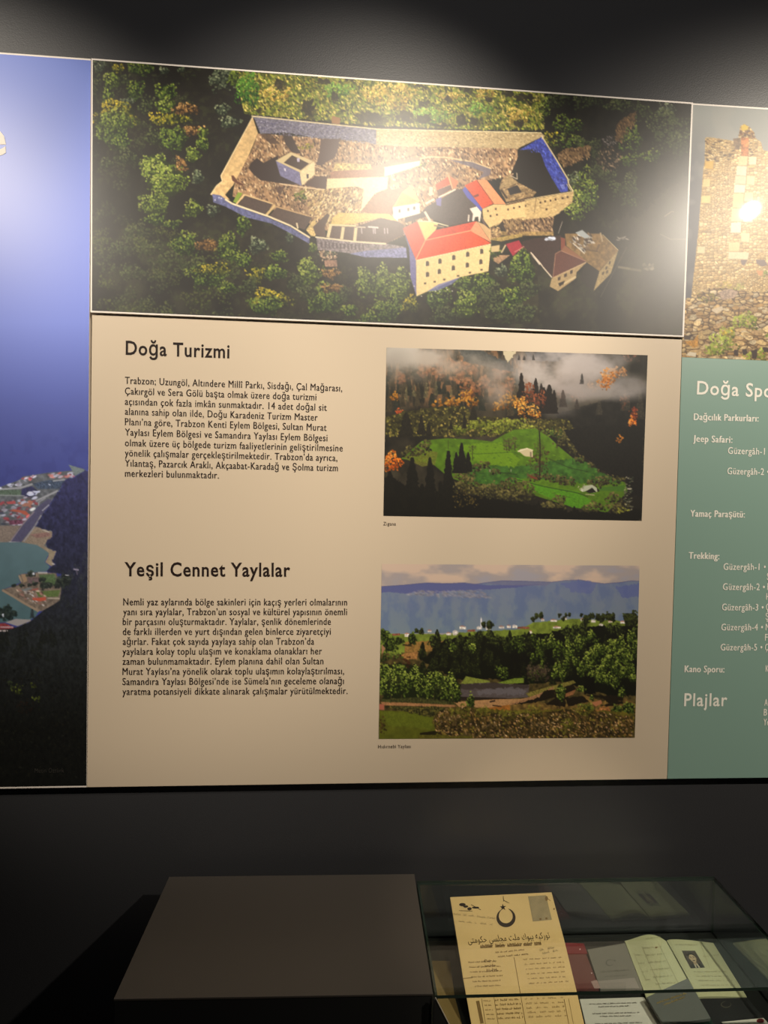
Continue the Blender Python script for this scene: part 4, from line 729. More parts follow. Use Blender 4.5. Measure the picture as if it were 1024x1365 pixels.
    for i in range(170):
        y = c.rng.uniform(40, 1500); x = c.rng.uniform(560 if y < 650 else -900, 1000)
        if x > 1000-0 or (y < 900 and x < 700-(y-300)*.9): continue
        d = max(0, 1-(y-100)/900); c.conifer(x, y+60, c.rng.uniform(60, 120), c.rng.uniform(36, 60), (24+30*d, 25+30*d, 22+46*d), (44+36*d, 48+36*d, 40+40*d), .6)
    # promontory
    pr = [(20, 480), (100, 455), (190, 430), (240, 400), (210, 310), (300, 295), (440, 280), (540, 285), (640, 290), (700, 470), (680, 600), (620, 640), (480, 720), (440, 725), (280, 650), (150, 560)]
    c.poly(pr, (128, 112, 92), tex=.3, cell=3); c.line([(25, 482), (160, 560), (290, 640), (440, 722)], 3, (164, 140, 110)); c.line([(215, 315), (245, 390)], 2, (170, 150, 116)); c.poly([(240, 300), (290, 300), (310, 380), (270, 400)], (170, 140, 104))
    c.poly([(440, 310), (620, 300), (660, 440), (480, 400)], (92, 112, 70), tex=.2); c.poly([(410, 500), (690, 480), (660, 560), (440, 560)], (100, 116, 62), tex=.15); c.poly([(310, 340), (440, 340), (440, 400), (330, 410)], (116, 96, 90), tex=.2)
    for x, y, r, e in [(350, 300, 50, .6), (520, 430, 80, .5), (400, 410, 34, .6), (250, 430, 30, .5), (160, 430, 28, .6), (480, 360, 44, .6), (660, 400, 40, 1.6), (740, 370, 70, 1), (330, 425, 20, .7)]: c.bush(x, y, r, r*e, [(34, 38, 36), (52, 58, 48), (72, 80, 60)], 1.6, .9, under=(36, 40, 36))
    c.dabs([(130, 470), (440, 470), (520, 560), (500, 660), (300, 600)], 60, [(196, 170, 140), (90, 70, 60), (160, 120, 100), (206, 196, 180)], (.6, 1.3), 2, .5)
    c.poly([(370, 570), (440, 570), (520, 560), (525, 600), (450, 612), (370, 595)], (196, 92, 66)); c.poly([(360, 470), (440, 460), (430, 485), (370, 488)], (160, 96, 80)); c.poly([(235, 480), (340, 450), (370, 470), (280, 495)], (128, 130, 120)); c.dabs(ell(371, 290, 14, 14), 4, [(220, 220, 214)], (.7, 1)); c.line([(430, 285), (540, 285)], 1.6, (206, 196, 176)); c.line([(540, 575), (680, 580)], 1.4, (196, 180, 150))
    c.line([(835, 245), (895, 255)], 2.2, (150, 140, 150)); c.line([(870, 255), (880, 310)], 1.2, (110, 100, 110)); c.line([(740, 312), (785, 315)], 1.2, (170, 166, 160))
    for x, y, r in [(80, 700, 55), (150, 745, 48), (40, 760, 60), (0, 700, 24), (90, 780, 60), (-150, 740, 80)]: c.bush(x, y, r, r*.8, [(26, 36, 32), (44, 56, 48), (60, 70, 58)], 1.6, .9, under=(34, 44, 40))
    c.poly([(60, 850), (180, 810), (360, 820), (340, 840), (200, 895)], (170, 160, 146)); c.poly([(-900, 870), (60, 860), (160, 905), (150, 920), (0, 930), (-900, 940)], (150, 62, 60), tex=.3); c.line([(0, 905), (150, 905)], 1.4, (210, 190, 180)); c.line([(-600, 950), (90, 945)], 2, (206, 186, 170)); c.dabs(ell(28, 766, 10, 10), 3, [(230, 230, 226)], (.8, 1))
    for i in range(60): c.conifer(c.rng.uniform(-900, 640), 1000+c.rng.uniform(-20, 300), c.rng.uniform(70, 120), c.rng.uniform(40, 60), (26, 28, 23), (44, 46, 36), .8)
    c.poly([(980, 230), (1020, 225), (1020, 245), (985, 245)], (150, 160, 110)) if 0 else None
    c.crop(0, 860, 6.825)
    for b in [(160, 400, 50, 50), (300, 370, 26, 22), (330, 490, 40, 20)]: c.bush(*b, [(40, 44, 16), (80, 88, 28), (120, 128, 44)], .8, .8)
    c.bush(230, 560, 90, 60, [(30, 18, 10), (44, 26, 16)], .5, .6); c.bush(90, 360, 30, 40, DIM, .6, .6); c.bush(330, 300, 60, 60, [(30, 32, 24), (46, 48, 36)], .6, .5)
    c.dabs([(-900, 200), (780, 200), (780, 1200), (-900, 1200)], 900, [(22, 22, 15), (30, 30, 20), (12, 12, 9), (26, 24, 14)], (.6, 1.4), 1.6, a=.7)
    return c

def paint_tower():
    c = Canvas(906, 134, 1190, 492, 1.3, (150, 150, 146), 14)
    X, Y = c.coords()
    t = np.clip((Y-150)/240, 0, 1)[..., None]; c.img = np.array((156, 158, 154.))*(1-t)+np.array((84, 78, 78.))*t
    c.blend(np.clip((955-X)/40, 0, 1)*np.clip((Y-160)/60, 0, 1)*.7, (98, 100, 110)); n = c.noise(30, 3, 2); c.blend(np.clip((n-.5)*2, 0, .3), (168, 164, 156))
    c.crop(910, 140, 8.03)
    tw = [(245, 355), (290, 345), (420, 365), (540, 385), (600, 350), (610, 300), (620, 225), (660, 205), (710, 230), (765, 290), (770, 345), (840, 400), (860, 480), (915, 500), (2200, 420), (2200, 2900), (60, 2900), (80, 2200), (170, 1365), (225, 680), (240, 590)]
    c.poly(tw, (196, 168, 116), rough=.3)
    # rubble: irregular stones in rough courses
    m = c.mask(c.tr(tw)); mm = np.zeros((c.H, c.W)); mm[m[1], m[2]] = m[0]
    st = [(212, 186, 134), (198, 166, 110), (182, 150, 96), (220, 198, 150), (200, 176, 130), (176, 150, 112)]
    c.blend(mm*.9, (150, 120, 76))
    st = [(206, 178, 126), (196, 166, 112), (186, 154, 102), (212, 188, 140), (200, 172, 120), (180, 150, 104)]
    c.stones(mm, 5.2, 3.4, st, (140, 108, 66), gap=.2, seed=1)
    c.stones(mm*np.clip((c.noise(20, 3, 8)-.5)*6, 0, 1), 3.6, 2.4, st, (126, 98, 60), gap=.26, seed=2)
    c.crop(910, 140, 8.03)
    top = [(245, 355), (420, 365), (540, 385), (600, 350), (620, 225), (700, 230), (770, 345), (860, 480), (700, 560), (560, 600), (250, 600)]
    c.dabs(top, 120, [(104, 82, 56), (84, 66, 56), (140, 110, 70), (70, 56, 44)], (.6, 1.3), 2.2, .1, .7)
    c.poly([(625, 240), (660, 208), (705, 235), (700, 265), (640, 275)], (206, 176, 70), rough=.3); c.dabs([(610, 280), (760, 280), (770, 345), (610, 350)], 30, [(110, 70, 40), (150, 110, 60), (90, 66, 50)], (.7, 1.3), 1.8)
    c.poly([(625, 350), (710, 350), (705, 545), (630, 545)], (178, 112, 62), tex=.4, cell=3); c.poly([(540, 360), (620, 350), (610, 480), (560, 480)], (104, 82, 64), tex=.4, cell=3, a=.8)
    for q, col in [([(610, 545), (705, 548), (690, 650), (590, 650)], (210, 190, 140)), ([(580, 650), (690, 655), (685, 760), (575, 755)], (206, 196, 168)), ([(565, 758), (685, 762), (680, 850), (560, 848)], (200, 186, 150)), ([(558, 850), (680, 855), (668, 942), (550, 940)], (214, 204, 176)), ([(545, 945), (660, 948), (655, 1100), (535, 1100)], (212, 186, 130)), ([(530, 1105), (650, 1105), (640, 1250), (520, 1250)], (216, 194, 142)),
                   ([(715, 555), (795, 555), (790, 640), (712, 640)], (224, 206, 166)), ([(700, 650), (780, 650), (775, 670), (700, 672)], (206, 176, 110)), ([(690, 755), (780, 765), (770, 860), (685, 850)], (216, 196, 144)), ([(665, 935), (760, 935), (755, 1030), (660, 1030)], (214, 192, 140)), ([(245, 600), (335, 600), (330, 690), (240, 680)], (206, 166, 80)), ([(225, 790), (300, 790), (295, 880), (215, 880)], (212, 188, 128)), ([(205, 970), (305, 970), (300, 1050), (200, 1050)], (214, 190, 124)), ([(640, 1130), (760, 1140), (750, 1260), (645, 1250)], (222, 202, 156)), ([(520, 1260), (630, 1255), (625, 1370), (515, 1370)], (218, 206, 180)), ([(180, 1255), (225, 1260), (220, 1300), (180, 1300)], (220, 200, 150))]:
        c.poly(q, col, tex=.06); c.line([q[3], q[2], q[1]], .5, (140, 112, 72))
    c.line([(700, 560), (680, 860), (655, 1000), (640, 1365)], .5, (150, 116, 74))
    c.crop(905, 310, 7.58)
    for q, col in [([(505, 195), (715, 200), (700, 275), (500, 268)], (212, 198, 160)), ([(630, 0), (720, 10), (715, 100), (630, 95)], (220, 200, 150)), ([(190, 140), (270, 140), (265, 215), (185, 210)], (216, 196, 150)), ([(505, 100), (620, 100), (615, 190), (505, 190)], (214, 190, 136))]:
        c.poly(q, col, tex=.06); c.line([q[3], q[2], q[1]], .5, (130, 104, 70))
    c.poly([(625, 275), (695, 278), (660, 335), (635, 320)], (110, 92, 86)); c.poly([(780, 272), (865, 275), (900, 330), (840, 345), (785, 310)], (116, 98, 92)); c.poly([(780, 385), (850, 385), (840, 440), (800, 430)], (200, 140, 92), rough=.4)
    # rock heap and weeds at its foot
    hp = [(70, 680), (170, 640), (300, 560), (430, 560), (560, 560), (700, 600), (2200, 560), (2200, 1300), (20, 1270), (50, 800)]
    hm = c.full_mask(hp); c.stones(hm, 8, 4.6, [(190, 160, 110), (176, 144, 96), (204, 176, 126), (160, 128, 86), (186, 166, 132), (150, 116, 70)], (70, 50, 32), gap=.3, seed=4)
    for i in range(420):
        x = c.rng.uniform(40, 2100); y = 590+700*c.rng.random()
        if x < 170 and y < 660: continue
        w = c.rng.uniform(16, 46)*(.7+(y-560)/900); h = w*c.rng.uniform(.4, .75); th = c.rng.normal(0, .35)
        P = [(x+w*math.cos(a+th)*c.rng.uniform(.8, 1.1)-h*math.sin(a)*math.sin(th), y+h*math.sin(a)*c.rng.uniform(.8, 1.1)+w*.4*math.cos(a)*math.sin(th)) for a in np.arange(0, 6.28, .7)]
        c.poly([(p[0]+3, p[1]+7) for p in P], (84, 58, 34), a=.85)
        c.poly(P, np.array([(200, 170, 116), (186, 154, 104), (214, 186, 136), (170, 138, 96), (196, 176, 140), (158, 124, 76)][i % 6])*c.rng.uniform(.85, 1.1), tex=.25, cell=2)
    for b in [(280, 660, 100, 50, GRY), (460, 540, 80, 50, [(150, 136, 60), (190, 170, 80)]), (620, 550, 50, 40, [(140, 150, 70), (180, 180, 90)]), (880, 420, 24, 40, BRI)]: c.bush(*b, dens=.8, a=.6)
    for b in [(670, 890, 140, 85), (490, 1030, 80, 80), (430, 1130, 150, 90), (360, 1190, 90, 60), (720, 1250, 60, 40), (830, 1230, 60, 60), (1100, 1000, 200, 100)]: c.bush(*b, [(60, 70, 20), (116, 130, 34), (156, 172, 56), (190, 196, 86)], 1.5, .85)
    for b in [(490, 1010, 70, 40)]: c.bush(*b, [(110, 96, 30), (180, 150, 40), (206, 176, 60)], 1.2, .8)
    for q in [[(735, 1200), (790, 1180), (790, 1270), (740, 1275)], [(850, 1160), (1000, 1160), (990, 1220), (860, 1210)], [(560, 1180), (600, 1180), (600, 1250), (560, 1240)], [(640, 1180), (690, 1180), (690, 1230), (650, 1240)]]: c.poly(q, (62, 46, 40), rough=.6)
    c.poly([(55, 1100), (150, 1090), (195, 1030), (195, 1150), (150, 1165)], (190, 136, 56), tex=.25); c.poly([(70, 1240), (110, 1205), (180, 1215), (170, 1255)], (216, 202, 176)); c.poly([(325, 780), (440, 740), (450, 780), (380, 820)], (206, 186, 156), tex=.1); c.poly([(400, 600), (520, 565), (600, 600), (560, 660), (440, 680)], (166, 140, 120), tex=.3)
    c.poly([(50, 1040), (150, 1030), (110, 1080), (55, 1080)], (70, 52, 40), rough=.5)
    return c

def paint_portrait():
    c = Canvas(0, 0, 40, 50, 2.0, (58, 46, 38), 15)
    c.poly([(0, 0), (40, 0), (40, 50), (0, 50)], (66, 54, 46), tex=.15, cell=8)
    c.poly([(0, 50), (3, 43), (12, 38), (20, 36), (29, 38), (37, 43), (40, 50)], (28, 22, 20)); c.poly([(15, 36), (20, 42), (25, 36), (27, 50), (14, 50)], (190, 178, 150)); c.poly([(18.6, 41), (21.4, 41), (22.4, 50), (17.6, 50)], (30, 24, 22))
    c.poly([(16, 30), (24, 30), (25, 38), (20, 42), (15, 38)], (164, 138, 106))
    c.poly(ell(20, 21, 9.3, 12.5), (190, 166, 130)); c.poly(ell(20, 13.5, 10, 8.0), (40, 30, 24)); c.poly(ell(20.5, 19, 8.6, 8), (196, 172, 136))
    c.poly(ell(10.6, 22, 1.4, 2.8), (170, 142, 108)); c.poly(ell(29.4, 22, 1.4, 2.8), (160, 132, 100))
    for x in (16, 24.3): c.poly(ell(x, 20.2, 2.0, .9), (60, 44, 34)); c.line([(x-2.6, 17.6), (x+2.6, 17.4)], 1.1, (50, 36, 28))
    c.poly([(19.3, 20), (20.8, 20), (22, 25.2), (18.4, 25.2)], (172, 144, 110)); c.poly([(15.5, 27.4), (24.7, 27.4), (23.2, 29.2), (17, 29.2)], (46, 34, 26)); c.line([(17.5, 30.3), (22.8, 30.3)], .8, (130, 84, 66))
    return c
# ================================================================ materials
M_WALL = mat('dark_wall_paint', (50, 50, 52), .42, .5, bump=.12, bscale=350, var=.05, vscale=3)
M_DARK = mat('dark_ceiling_paint', (30, 30, 31), .8, .2, var=.08)
M_FLOOR = mat('dark_floor', (34, 32, 31), .5, .4, var=.12, vscale=5)
M_BEIGE = mat('beige_panel_laminate', (197, 180, 157), .5, .35, var=.012, vscale=3)
M_TEAL = mat('green_panel_laminate', (124, 152, 140), .42, .5, var=.012, vscale=3)
M_WHITE = mat('white_board', (226, 216, 206), .45, .4)
M_INK = mat('dark_brown_ink', (34, 22, 18), .6, .2)
M_WINK = mat('white_ink', (232, 226, 214), .5, .3)
M_FINK = mat('faint_grey_ink', (52, 50, 46), .6, .2)
M_FORT = print_mat('glossy_fortress_print', .37, .52)
M_SATIN = print_mat('satin_lake_print', .42, .62)
M_TOWER = print_mat('glossy_tower_print', .42, .3, .05)
M_MATT = print_mat('matt_landscape_print', .55, .3)

# ================================================================ the room
WY = .018                                  # face of the exhibit wall
XL, XR, YB, ZC = -3.6, 3.8, -5.2, 3.5
structure(box('wall_front', (XL-.1, WY, -.1), (XR+.1, WY+.12, ZC+.1), M_WALL))
structure(box('wall_back', (XL-.1, YB-.12, -.1), (XR+.1, YB, ZC+.1), M_DARK))
structure(box('wall_left', (XL-.12, YB, -.1), (XL, WY, ZC+.1), M_DARK))
structure(box('wall_right', (XR, YB, -.1), (XR+.12, WY, ZC+.1), M_DARK))
structure(box('floor', (XL, YB, -.1), (XR, WY, 0), M_FLOOR))
structure(box('ceiling', (XL, YB, ZC), (XR, WY, ZC+.1), M_DARK))

# ================================================================ wall panels
FN = Vector((0, -1, 0))
def board(parent, corners, y, back, m, bevel=.0008):
    return solid('board', [on_y(*c, y) for c in corners], (0, back-y, 0), m, parent, bevel)
GAP = .004
# --- lake view on the left
lake = thing('photo_panel', (-.95, WY, .9), 'tall blue lake and valley photograph panel at left edge of wall', 'panel')
LC = [(-170, 57.4), (121.2, 78.2), (115.4, 1049.7), (-170, 1054.4)]
board(lake, LC, 0, WY-.002, M_WHITE)
print_sheet('printed_photo', paint_lake(), [(-168, 60), (121.0, 80.6), (115.2, 1047.2), (-168, 1051.6)], -.0004, 300, 1040, M_SATIN, lake, (.86, .93, 1.2))
wall0 = lambda px, py: on_y(px, py, 0)
text('title_letter', [('e', (-19.5, 206.2), (9.0, 206.2))], wall0, M_WINK, lake, 47, .018, 'large white letter e printed on blue sky', lift=.001)
text('photo_credit', [('Metin Öztürk', (46.6, 1029.8), (85.5, 1029.3))], wall0, M_FINK, lake, 5.6, 0, 'small faint grey lettering', lift=.001)
# --- fortress photograph, a thicker board above the text panel
fort = thing('photo_panel', (.1, WY, 2.0), 'wide aerial fortress photograph with white edge above the beige text panel', 'panel')
board(fort, [(121.6, 77.5), (924.4, 136.5), (912.0, 449.4), (120.4, 416.4)], -.007, WY-.002, M_WHITE)
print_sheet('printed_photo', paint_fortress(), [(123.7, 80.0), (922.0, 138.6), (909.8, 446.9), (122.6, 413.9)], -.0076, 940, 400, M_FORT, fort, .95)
# --- beige text panel
beige = thing('information_panel', (.1, WY, .88), 'beige text panel with two landscape photographs below the fortress picture', 'panel')
board(beige, [(122.6, 419.2), (909.6, 452.4), (889.4, 1038.4), (115.8, 1049.6)], 0, WY-.002, M_BEIGE)
def rows(ox, oy, k, L): return [(s, (ox+a/k, oy+b/k), (ox+c/k, oy+d/k)) for s, a, b, c, d in L]
text('heading', rows(150, 440, 3.103, [('Doğa Turizmi', 55, 101, 484, 116)]), wall0, M_INK, beige, 18, .018)
text('paragraph', rows(150, 440, 3.103, [
    ('Trabzon; Uzungöl, Altındere Millî Parkı, Sisdağı, Çal Mağarası,', 52, 222, 950, 254), ('Çakırgöl ve Sera Gölü başta olmak üzere doğa turizmi', 52, 266, 843, 291),
    ('açısından çok fazla imkân sunmaktadır. 14 adet doğal sit', 52, 309, 886, 334), ('alanına sahip olan ilde, Doğu Karadeniz Turizm Master', 52, 350, 848, 375),
    ('Planı’na göre, Trabzon Kenti Eylem Bölgesi, Sultan Murat', 52, 393, 885, 417), ('Yaylası Eylem Bölgesi ve Samandıra Yaylası Eylem Bölgesi', 52, 436, 889, 460),
    ('olmak üzere üç bölgede turizm faaliyetlerinin geliştirilmesine', 52, 480, 952, 502), ('yönelik çalışmalar gerçekleştirilmektedir. Trabzon’da ayrıca,', 52, 522, 930, 542),
    ('Yılantaş, Pazarcık Araklı, Akçaabat-Karadağ ve Şolma turizm', 52, 564, 932, 584), ('merkezleri bulunmaktadır.', 52, 606, 440, 614)]), wall0, M_INK, beige, 9.3, .0, twice=.010)
text('heading', rows(150, 730, 3.103, [('Yeşil Cennet Yaylalar', 50, 117, 735, 119)]), wall0, M_INK, beige, 18, .018)
text('paragraph', rows(150, 730, 3.103, [
    ('Nemli yaz aylarında bölge sakinleri için kaçış yerleri olmalarının', 45, 238, 970, 239), ('yanı sıra yaylalar, Trabzon’un sosyal ve kültürel yapısının önemli', 45, 279, 970, 279),
    ('bir parçasını oluşturmaktadır. Yaylalar, şenlik dönemlerinde', 43, 320, 903, 319), ('de farklı illerden ve yurt dışından gelen binlerce ziyaretçiyi', 43, 361, 903, 360),
    ('ağırlar. Fakat çok sayıda yaylaya sahip olan Trabzon’da', 43, 402, 834, 401), ('yaylalara kolay toplu ulaşım ve konaklama olanakları her', 42, 443, 866, 441),
    ('zaman bulunmamaktadır. Eylem planına dahil olan Sultan', 42, 484, 872, 482), ('Murat Yaylası’na yönelik olarak toplu ulaşımın kolaylaştırılması,', 42, 526, 958, 523),
    ('Samandıra Yaylası Bölgesi’nde ise Sümela’nın geceleme olanağı', 42, 568, 957, 564), ('yaratma potansiyeli dikkate alınarak çalışmalar yürütülmektedir.', 42, 609, 972, 605)]), wall0, M_INK, beige, 9.3, .0, twice=.010)
print_sheet('printed_photo', paint_zigana(), [(515.4, 463.2), (863.6, 473.5), (855.6, 694.2), (511.2, 687.6)], -.0005, 460, 300, M_MATT, beige).__setitem__('label', 'photograph of misty autumn forest and green meadow')
text('caption', [('Zigana', (511.2, 700.2), (527.8, 700.5))], wall0, M_INK, beige, 4.6, 0)
print_sheet('printed_photo', paint_plateau(), [(509.2, 751.8), (852.9, 754.0), (846.4, 983.4), (504.8, 985.0)], -.0005, 460, 300, M_MATT, beige, (1.15, 1.12, 1.15)).__setitem__('label', 'photograph of plateau, pond and blue mountains')
text('caption', [('Hıdırnebi Yaylası', (504.2, 997.4), (547.6, 997.0))], wall0, M_INK, beige, 4.6, 0)
# --- green sports panel with the tower photograph
sport = thing('information_panel', (1.25, WY, .88), 'green text panel with ruined tower photograph at right edge of wall', 'panel')
board(sport, [(920.8, 137.2), (1192, 154.2), (1192, 1035.0), (889.8, 1038.3)], 0, WY-.002, M_TEAL)
solid('photo_margin', [on_y(*c, -.0003) for c in [(920.9, 137.5), (1191.5, 154.3), (1191.5, 157), (920.9, 140)]], (0, .0003, 0), M_WHITE, sport)
print_sheet('printed_photo', paint_tower(), [(920.7, 139.4), (1191, 156.6), (1191, 487.6), (909.0, 475.9)], -.0005, 340, 430, M_TOWER, sport, .82)
def en(L, **k): return rows(880, 480, 2.354, L)
text('heading', [('Doğa Sporları', (928.9, 525.4), (1072, 531.6))], wall0, M_WINK, sport, 17.4, .014)
for s, a, b, c, d in [('Dağcılık Parkurları:', 106, 188, 308, 193), ('Jeep Safari:', 104, 256, 226, 260), ('Yamaç Paraşütü:', 95, 491, 265, 494), ('Trekking:', 90, 623, 185, 625), ('Kano Sporu:', 77, 979, 201, 980)]:
    text('list_heading', en([(s, a, b, c, d)]), wall0, M_WINK, sport, 8.8, 0, twice=.028)
for s, a, b, c, d in [('Güzergâh-1', 213, 294, 328, 297), ('Güzergâh-2 •', 211, 358, 341, 361), ('Güzergâh-1 •', 199, 658, 331, 659), ('Güzergâh-2 •', 197, 721, 328, 722), ('Güzergâh-3 •', 194, 785, 324, 786), ('Güzergâh-4 •', 192, 848, 322, 848), ('Güzergâh-5 •', 190, 911, 320, 911)]:
    text('list_entry', en([(s, a, b, c, d)]), wall0, M_WINK, sport, 8.8, 0, twice=.012)
for s, a, b, wd in [('Ş', 335, 690, 9), ('K', 336, 721, 9), ('H', 333, 752, 10), ('Ç', 332, 785, 10), ('Ş', 331, 815, 9), ('M', 331, 848, 13), ('F', 329, 880, 8), ('Ç', 329, 911, 10), ('K', 331, 978, 9), ('A', 327, 1084, 10), ('B', 325, 1115, 10), ('Ye', 324, 1146, 18)]:
    text('list_entry', en([(s, a, b, a+wd, b)]), wall0, M_WINK, sport, 8.8, 0, twice=.012)
text('heading', en([('Plajlar', 75, 1085, 210, 1085)]), wall0, M_WINK, sport, 16.6, .014)

# ================================================================ plinth and glass case
M_SLAB = mat('dark_taupe_top', (66, 61, 56), .42, .45, bump=.05, bscale=500)
M_BLACK = mat('black_plinth_paint', (27, 27, 26), .6, .3, bump=.05, bscale=400)
M_EDGE = mat('green_glass_edge', (34, 44, 38), .12, .5)
M_GLASS = glass_mat(); M_GLASS_R = glass_mat('reflective_side_glass', 2.7); M_GLASS_B = glass_mat('back_glass', 1.8)
M_STRIP = mat('metal_edge_strip', (176, 168, 154), .4, .5)
M_LIT_STRIP = mat('tan_lit_strip', (126, 102, 62), .8, .2, bump=.1, bscale=300, var=.06, vscale=20)
SZ = .655
sl = [on_z(225.5, 1168.6, SZ), on_z(552.3, 1165.0, SZ), on_z(577.3, 1324.6, SZ), on_z(151.3, 1332.0, SZ)]
plinth = thing('display_plinth', (sum(v.x for v in sl)/4, -.2, 0), 'low black plinth with dark grey top under the beige panel, left of the glass case', 'plinth')
solid('top', sl, (0, 0, -.004), M_SLAB, plinth, .0006)
def inset(P, d):
    c = sum(P, Vector())/len(P); return [p+(c-p).normalized()*d for p in P]
pb = [Vector((p.x, p.y, SZ-.004)) for p in inset(sl, .002)]
solid('body', pb, (0, 0, -(SZ-.004)), M_BLACK, plinth)
gy = on_z(580, 1327, SZ).y
fy = min(gy, sl[2].y, sl[3].y)-.002

GX0 = on_z(580, 1327, SZ).x; yb = on_z(555, 1174.5, SZ).y
g = [on_z(555.6, 1174.4, SZ), on_z(952, 1168.3, SZ), on_z(1024, 1246, SZ), on_z(580, 1327, SZ)]
dirr = (g[2]-g[1]); tR = (gy-g[1].y)/dirr.y; gFR = g[1]+dirr*tR
top = [g[0], g[1], on_z(1110.5, 1313.6, SZ) if False else Vector((gFR.x, on_z(1024, 1316.5, SZ).y, SZ)), g[3]]
FZ = .515                                   # floor of the case
case = thing('display_case', ((top[0].x+top[1].x)/2, -.22, 0), 'clear glass display case of old papers and passports, right of the plinth', 'display case')
TH = .006
def pane(name, pts, off, label=None, gm=None):
    bm = bmesh.new(); fs = prism(bm, pts, off)
    for i, f in enumerate(fs): f.material_index = 0 if i < 2 else 1
    return from_bm(name, bm, [gm or M_GLASS, M_EDGE], case, label)
pane('glass_top', top, (0, 0, -TH))
def side(a, b, nrm, name, gm=None):
    zt = SZ-TH-.0003; A, B = Vector((a.x, a.y, zt)), Vector((b.x, b.y, zt)); A2, B2 = Vector((a.x, a.y, FZ)), Vector((b.x, b.y, FZ))
    pane(name, [A, B, B2, A2], nrm*TH, None, gm)
ins = [p.copy() for p in top]
side(ins[3], ins[2], Vector((0, 1, 0)), 'glass_front'); side(ins[0], ins[1], Vector((0, -1, 0)), 'glass_back', M_GLASS_B)
side(ins[1]+Vector((0, -TH, 0)), ins[2]+Vector((0, TH, 0)), Vector((-1, 0, 0)), 'glass_side', M_GLASS_R); side(ins[0]+Vector((0, -TH, 0)), ins[3]+Vector((0, TH, 0)), Vector((1, 0, 0)), 'glass_side')
solid('base', [Vector((p.x, p.y, FZ)) for p in top], (0, 0, -FZ), M_BLACK, case)
ZN = Vector((0, 0, 1))
cp = [on_y(*c, fy) for c in [(581.2, 1331), (599.2, 1366), (640, 1447), (720, 1620)]]
lx0 = GX0-.003
cp = [Vector((lx0, fy, cp[0].z+.002))]+cp+[Vector((cp[-1].x, fy, .02)), Vector((lx0, fy, .02))]
solid('corner_board', cp, (0, -.005, 0), M_BLACK, case, label='black corner board with slanting edge')
solid('edge_strip', [on_y(*c, fy-.0052) for c in [(580.2, 1329.2), (581.3, 1329.6), (600.2, 1366), (641, 1447), (640, 1447), (598.9, 1366)]], (0, -.001, 0), M_STRIP, case, label='thin pale metal edge strip')
def fz(z): return lambda px, py: on_z(px, py, z)
flat('lit_floor_strip', [[(573.5, 1281), (600, 1281), (606, 1328), (616, 1366), (626, 1400), (604, 1400), (596, 1366), (580.5, 1328)]], fz(FZ+.001), M_LIT_STRIP, case, ZN, label='tan patch shaped as lit floor cut off at the document shadow, a liner')  # shape follows the lit floor; its right edge stands for the document's shadow

# ================================================================ things in the case
rng = random.Random(4)
M_PAPER = mat('yellowed_document_paper', (222, 184, 128), .75, .2, bump=.08, bscale=60, var=.09, vscale=14)
M_PAGE = mat('cream_booklet_page', (184, 180, 142), .7, .2, bump=.06, bscale=80, var=.06, vscale=20)
M_SHEET = mat('white_sheet_paper', (206, 198, 188), .7, .2, bump=.08, bscale=90, var=.05, vscale=20)
M_BROWNINK = mat('faded_brown_ink', (128, 98, 60), .7, .1)
M_FADED = mat('faded_grey_print', (150, 128, 92), .7, .1)
M_PFADED = mat('faded_page_print', (160, 154, 118), .7, .1)
M_DINK = mat('document_black_ink', (52, 36, 26), .6, .2)
M_STAMP = mat('grey_stamp_paper', (158, 136, 104), .7, .2, var=.25, vscale=60)
M_RED = mat('dark_red_card', (120, 10, 28), .45, .4); M_REDL = mat('red_brown_sleeve', (104, 52, 50), .3, .5)
M_CLEAR = mat('milky_plastic', (168, 136, 130), .3, .5); M_DOT = mat('white_rivet', (220, 190, 186), .4, .4)
M_GREYP = mat('grey_passport_cover', (118, 112, 104), .55, .35, bump=.1, bscale=300, var=.05); M_GREYD = mat('slate_passport_cover', (100, 100, 97), .5, .4, bump=.1, bscale=300, var=.05)
M_BLACKP = mat('black_passport_cover', (34, 32, 34), .45, .4, bump=.1, bscale=300); M_GREENP = mat('dark_green_cover', (26, 50, 40), .5, .4, bump=.1, bscale=300)
M_GOLD = mat('worn_gold_foil', (190, 160, 96), .35, .5, metal=.6); M_EMB = mat('embossed_grey', (90, 86, 82), .5, .3); M_EMBB = mat('embossed_dim_gold', (84, 78, 66), .4, .4)
M_PORT = print_mat('portrait_print', .5, .3)

def circ(cx, cy, rx, ry, n=40, a0=0, a1=2*math.pi): return [(cx+rx*math.cos(a0+(a1-a0)*i/n), cy+ry*math.sin(a0+(a1-a0)*i/n)) for i in range(n+1)]
def crescent(cx, cy, rx, ry, thick, ang, n=30):
    """crescent opening towards ang (0 right, -pi/2 up)"""
    out = []
    for i in range(n):
        qs = []
        for j in (i, i+1):
            t = ang+math.pi*(.10+1.80*j/n)+0; w = thick*math.sin(math.pi*j/n)**.8
            qs.append(((cx+rx*math.cos(t), cy+ry*math.sin(t)), (cx+(rx-w)*math.cos(t), cy+(ry-w)*math.sin(t))))
        out.append([qs[0][0], qs[1][0], qs[1][1], qs[0][1]])
    return out
def star(cx, cy, r, rot=-math.pi/2):
    c = (cx, cy); P = [(cx+(r if i % 2 == 0 else r*.4)*math.cos(rot+i*math.pi/5), cy+(r if i % 2 == 0 else r*.4)*math.sin(rot+i*math.pi/5)) for i in range(10)]
    return [[c, P[i], P[(i+1) % 10]] for i in range(10)]
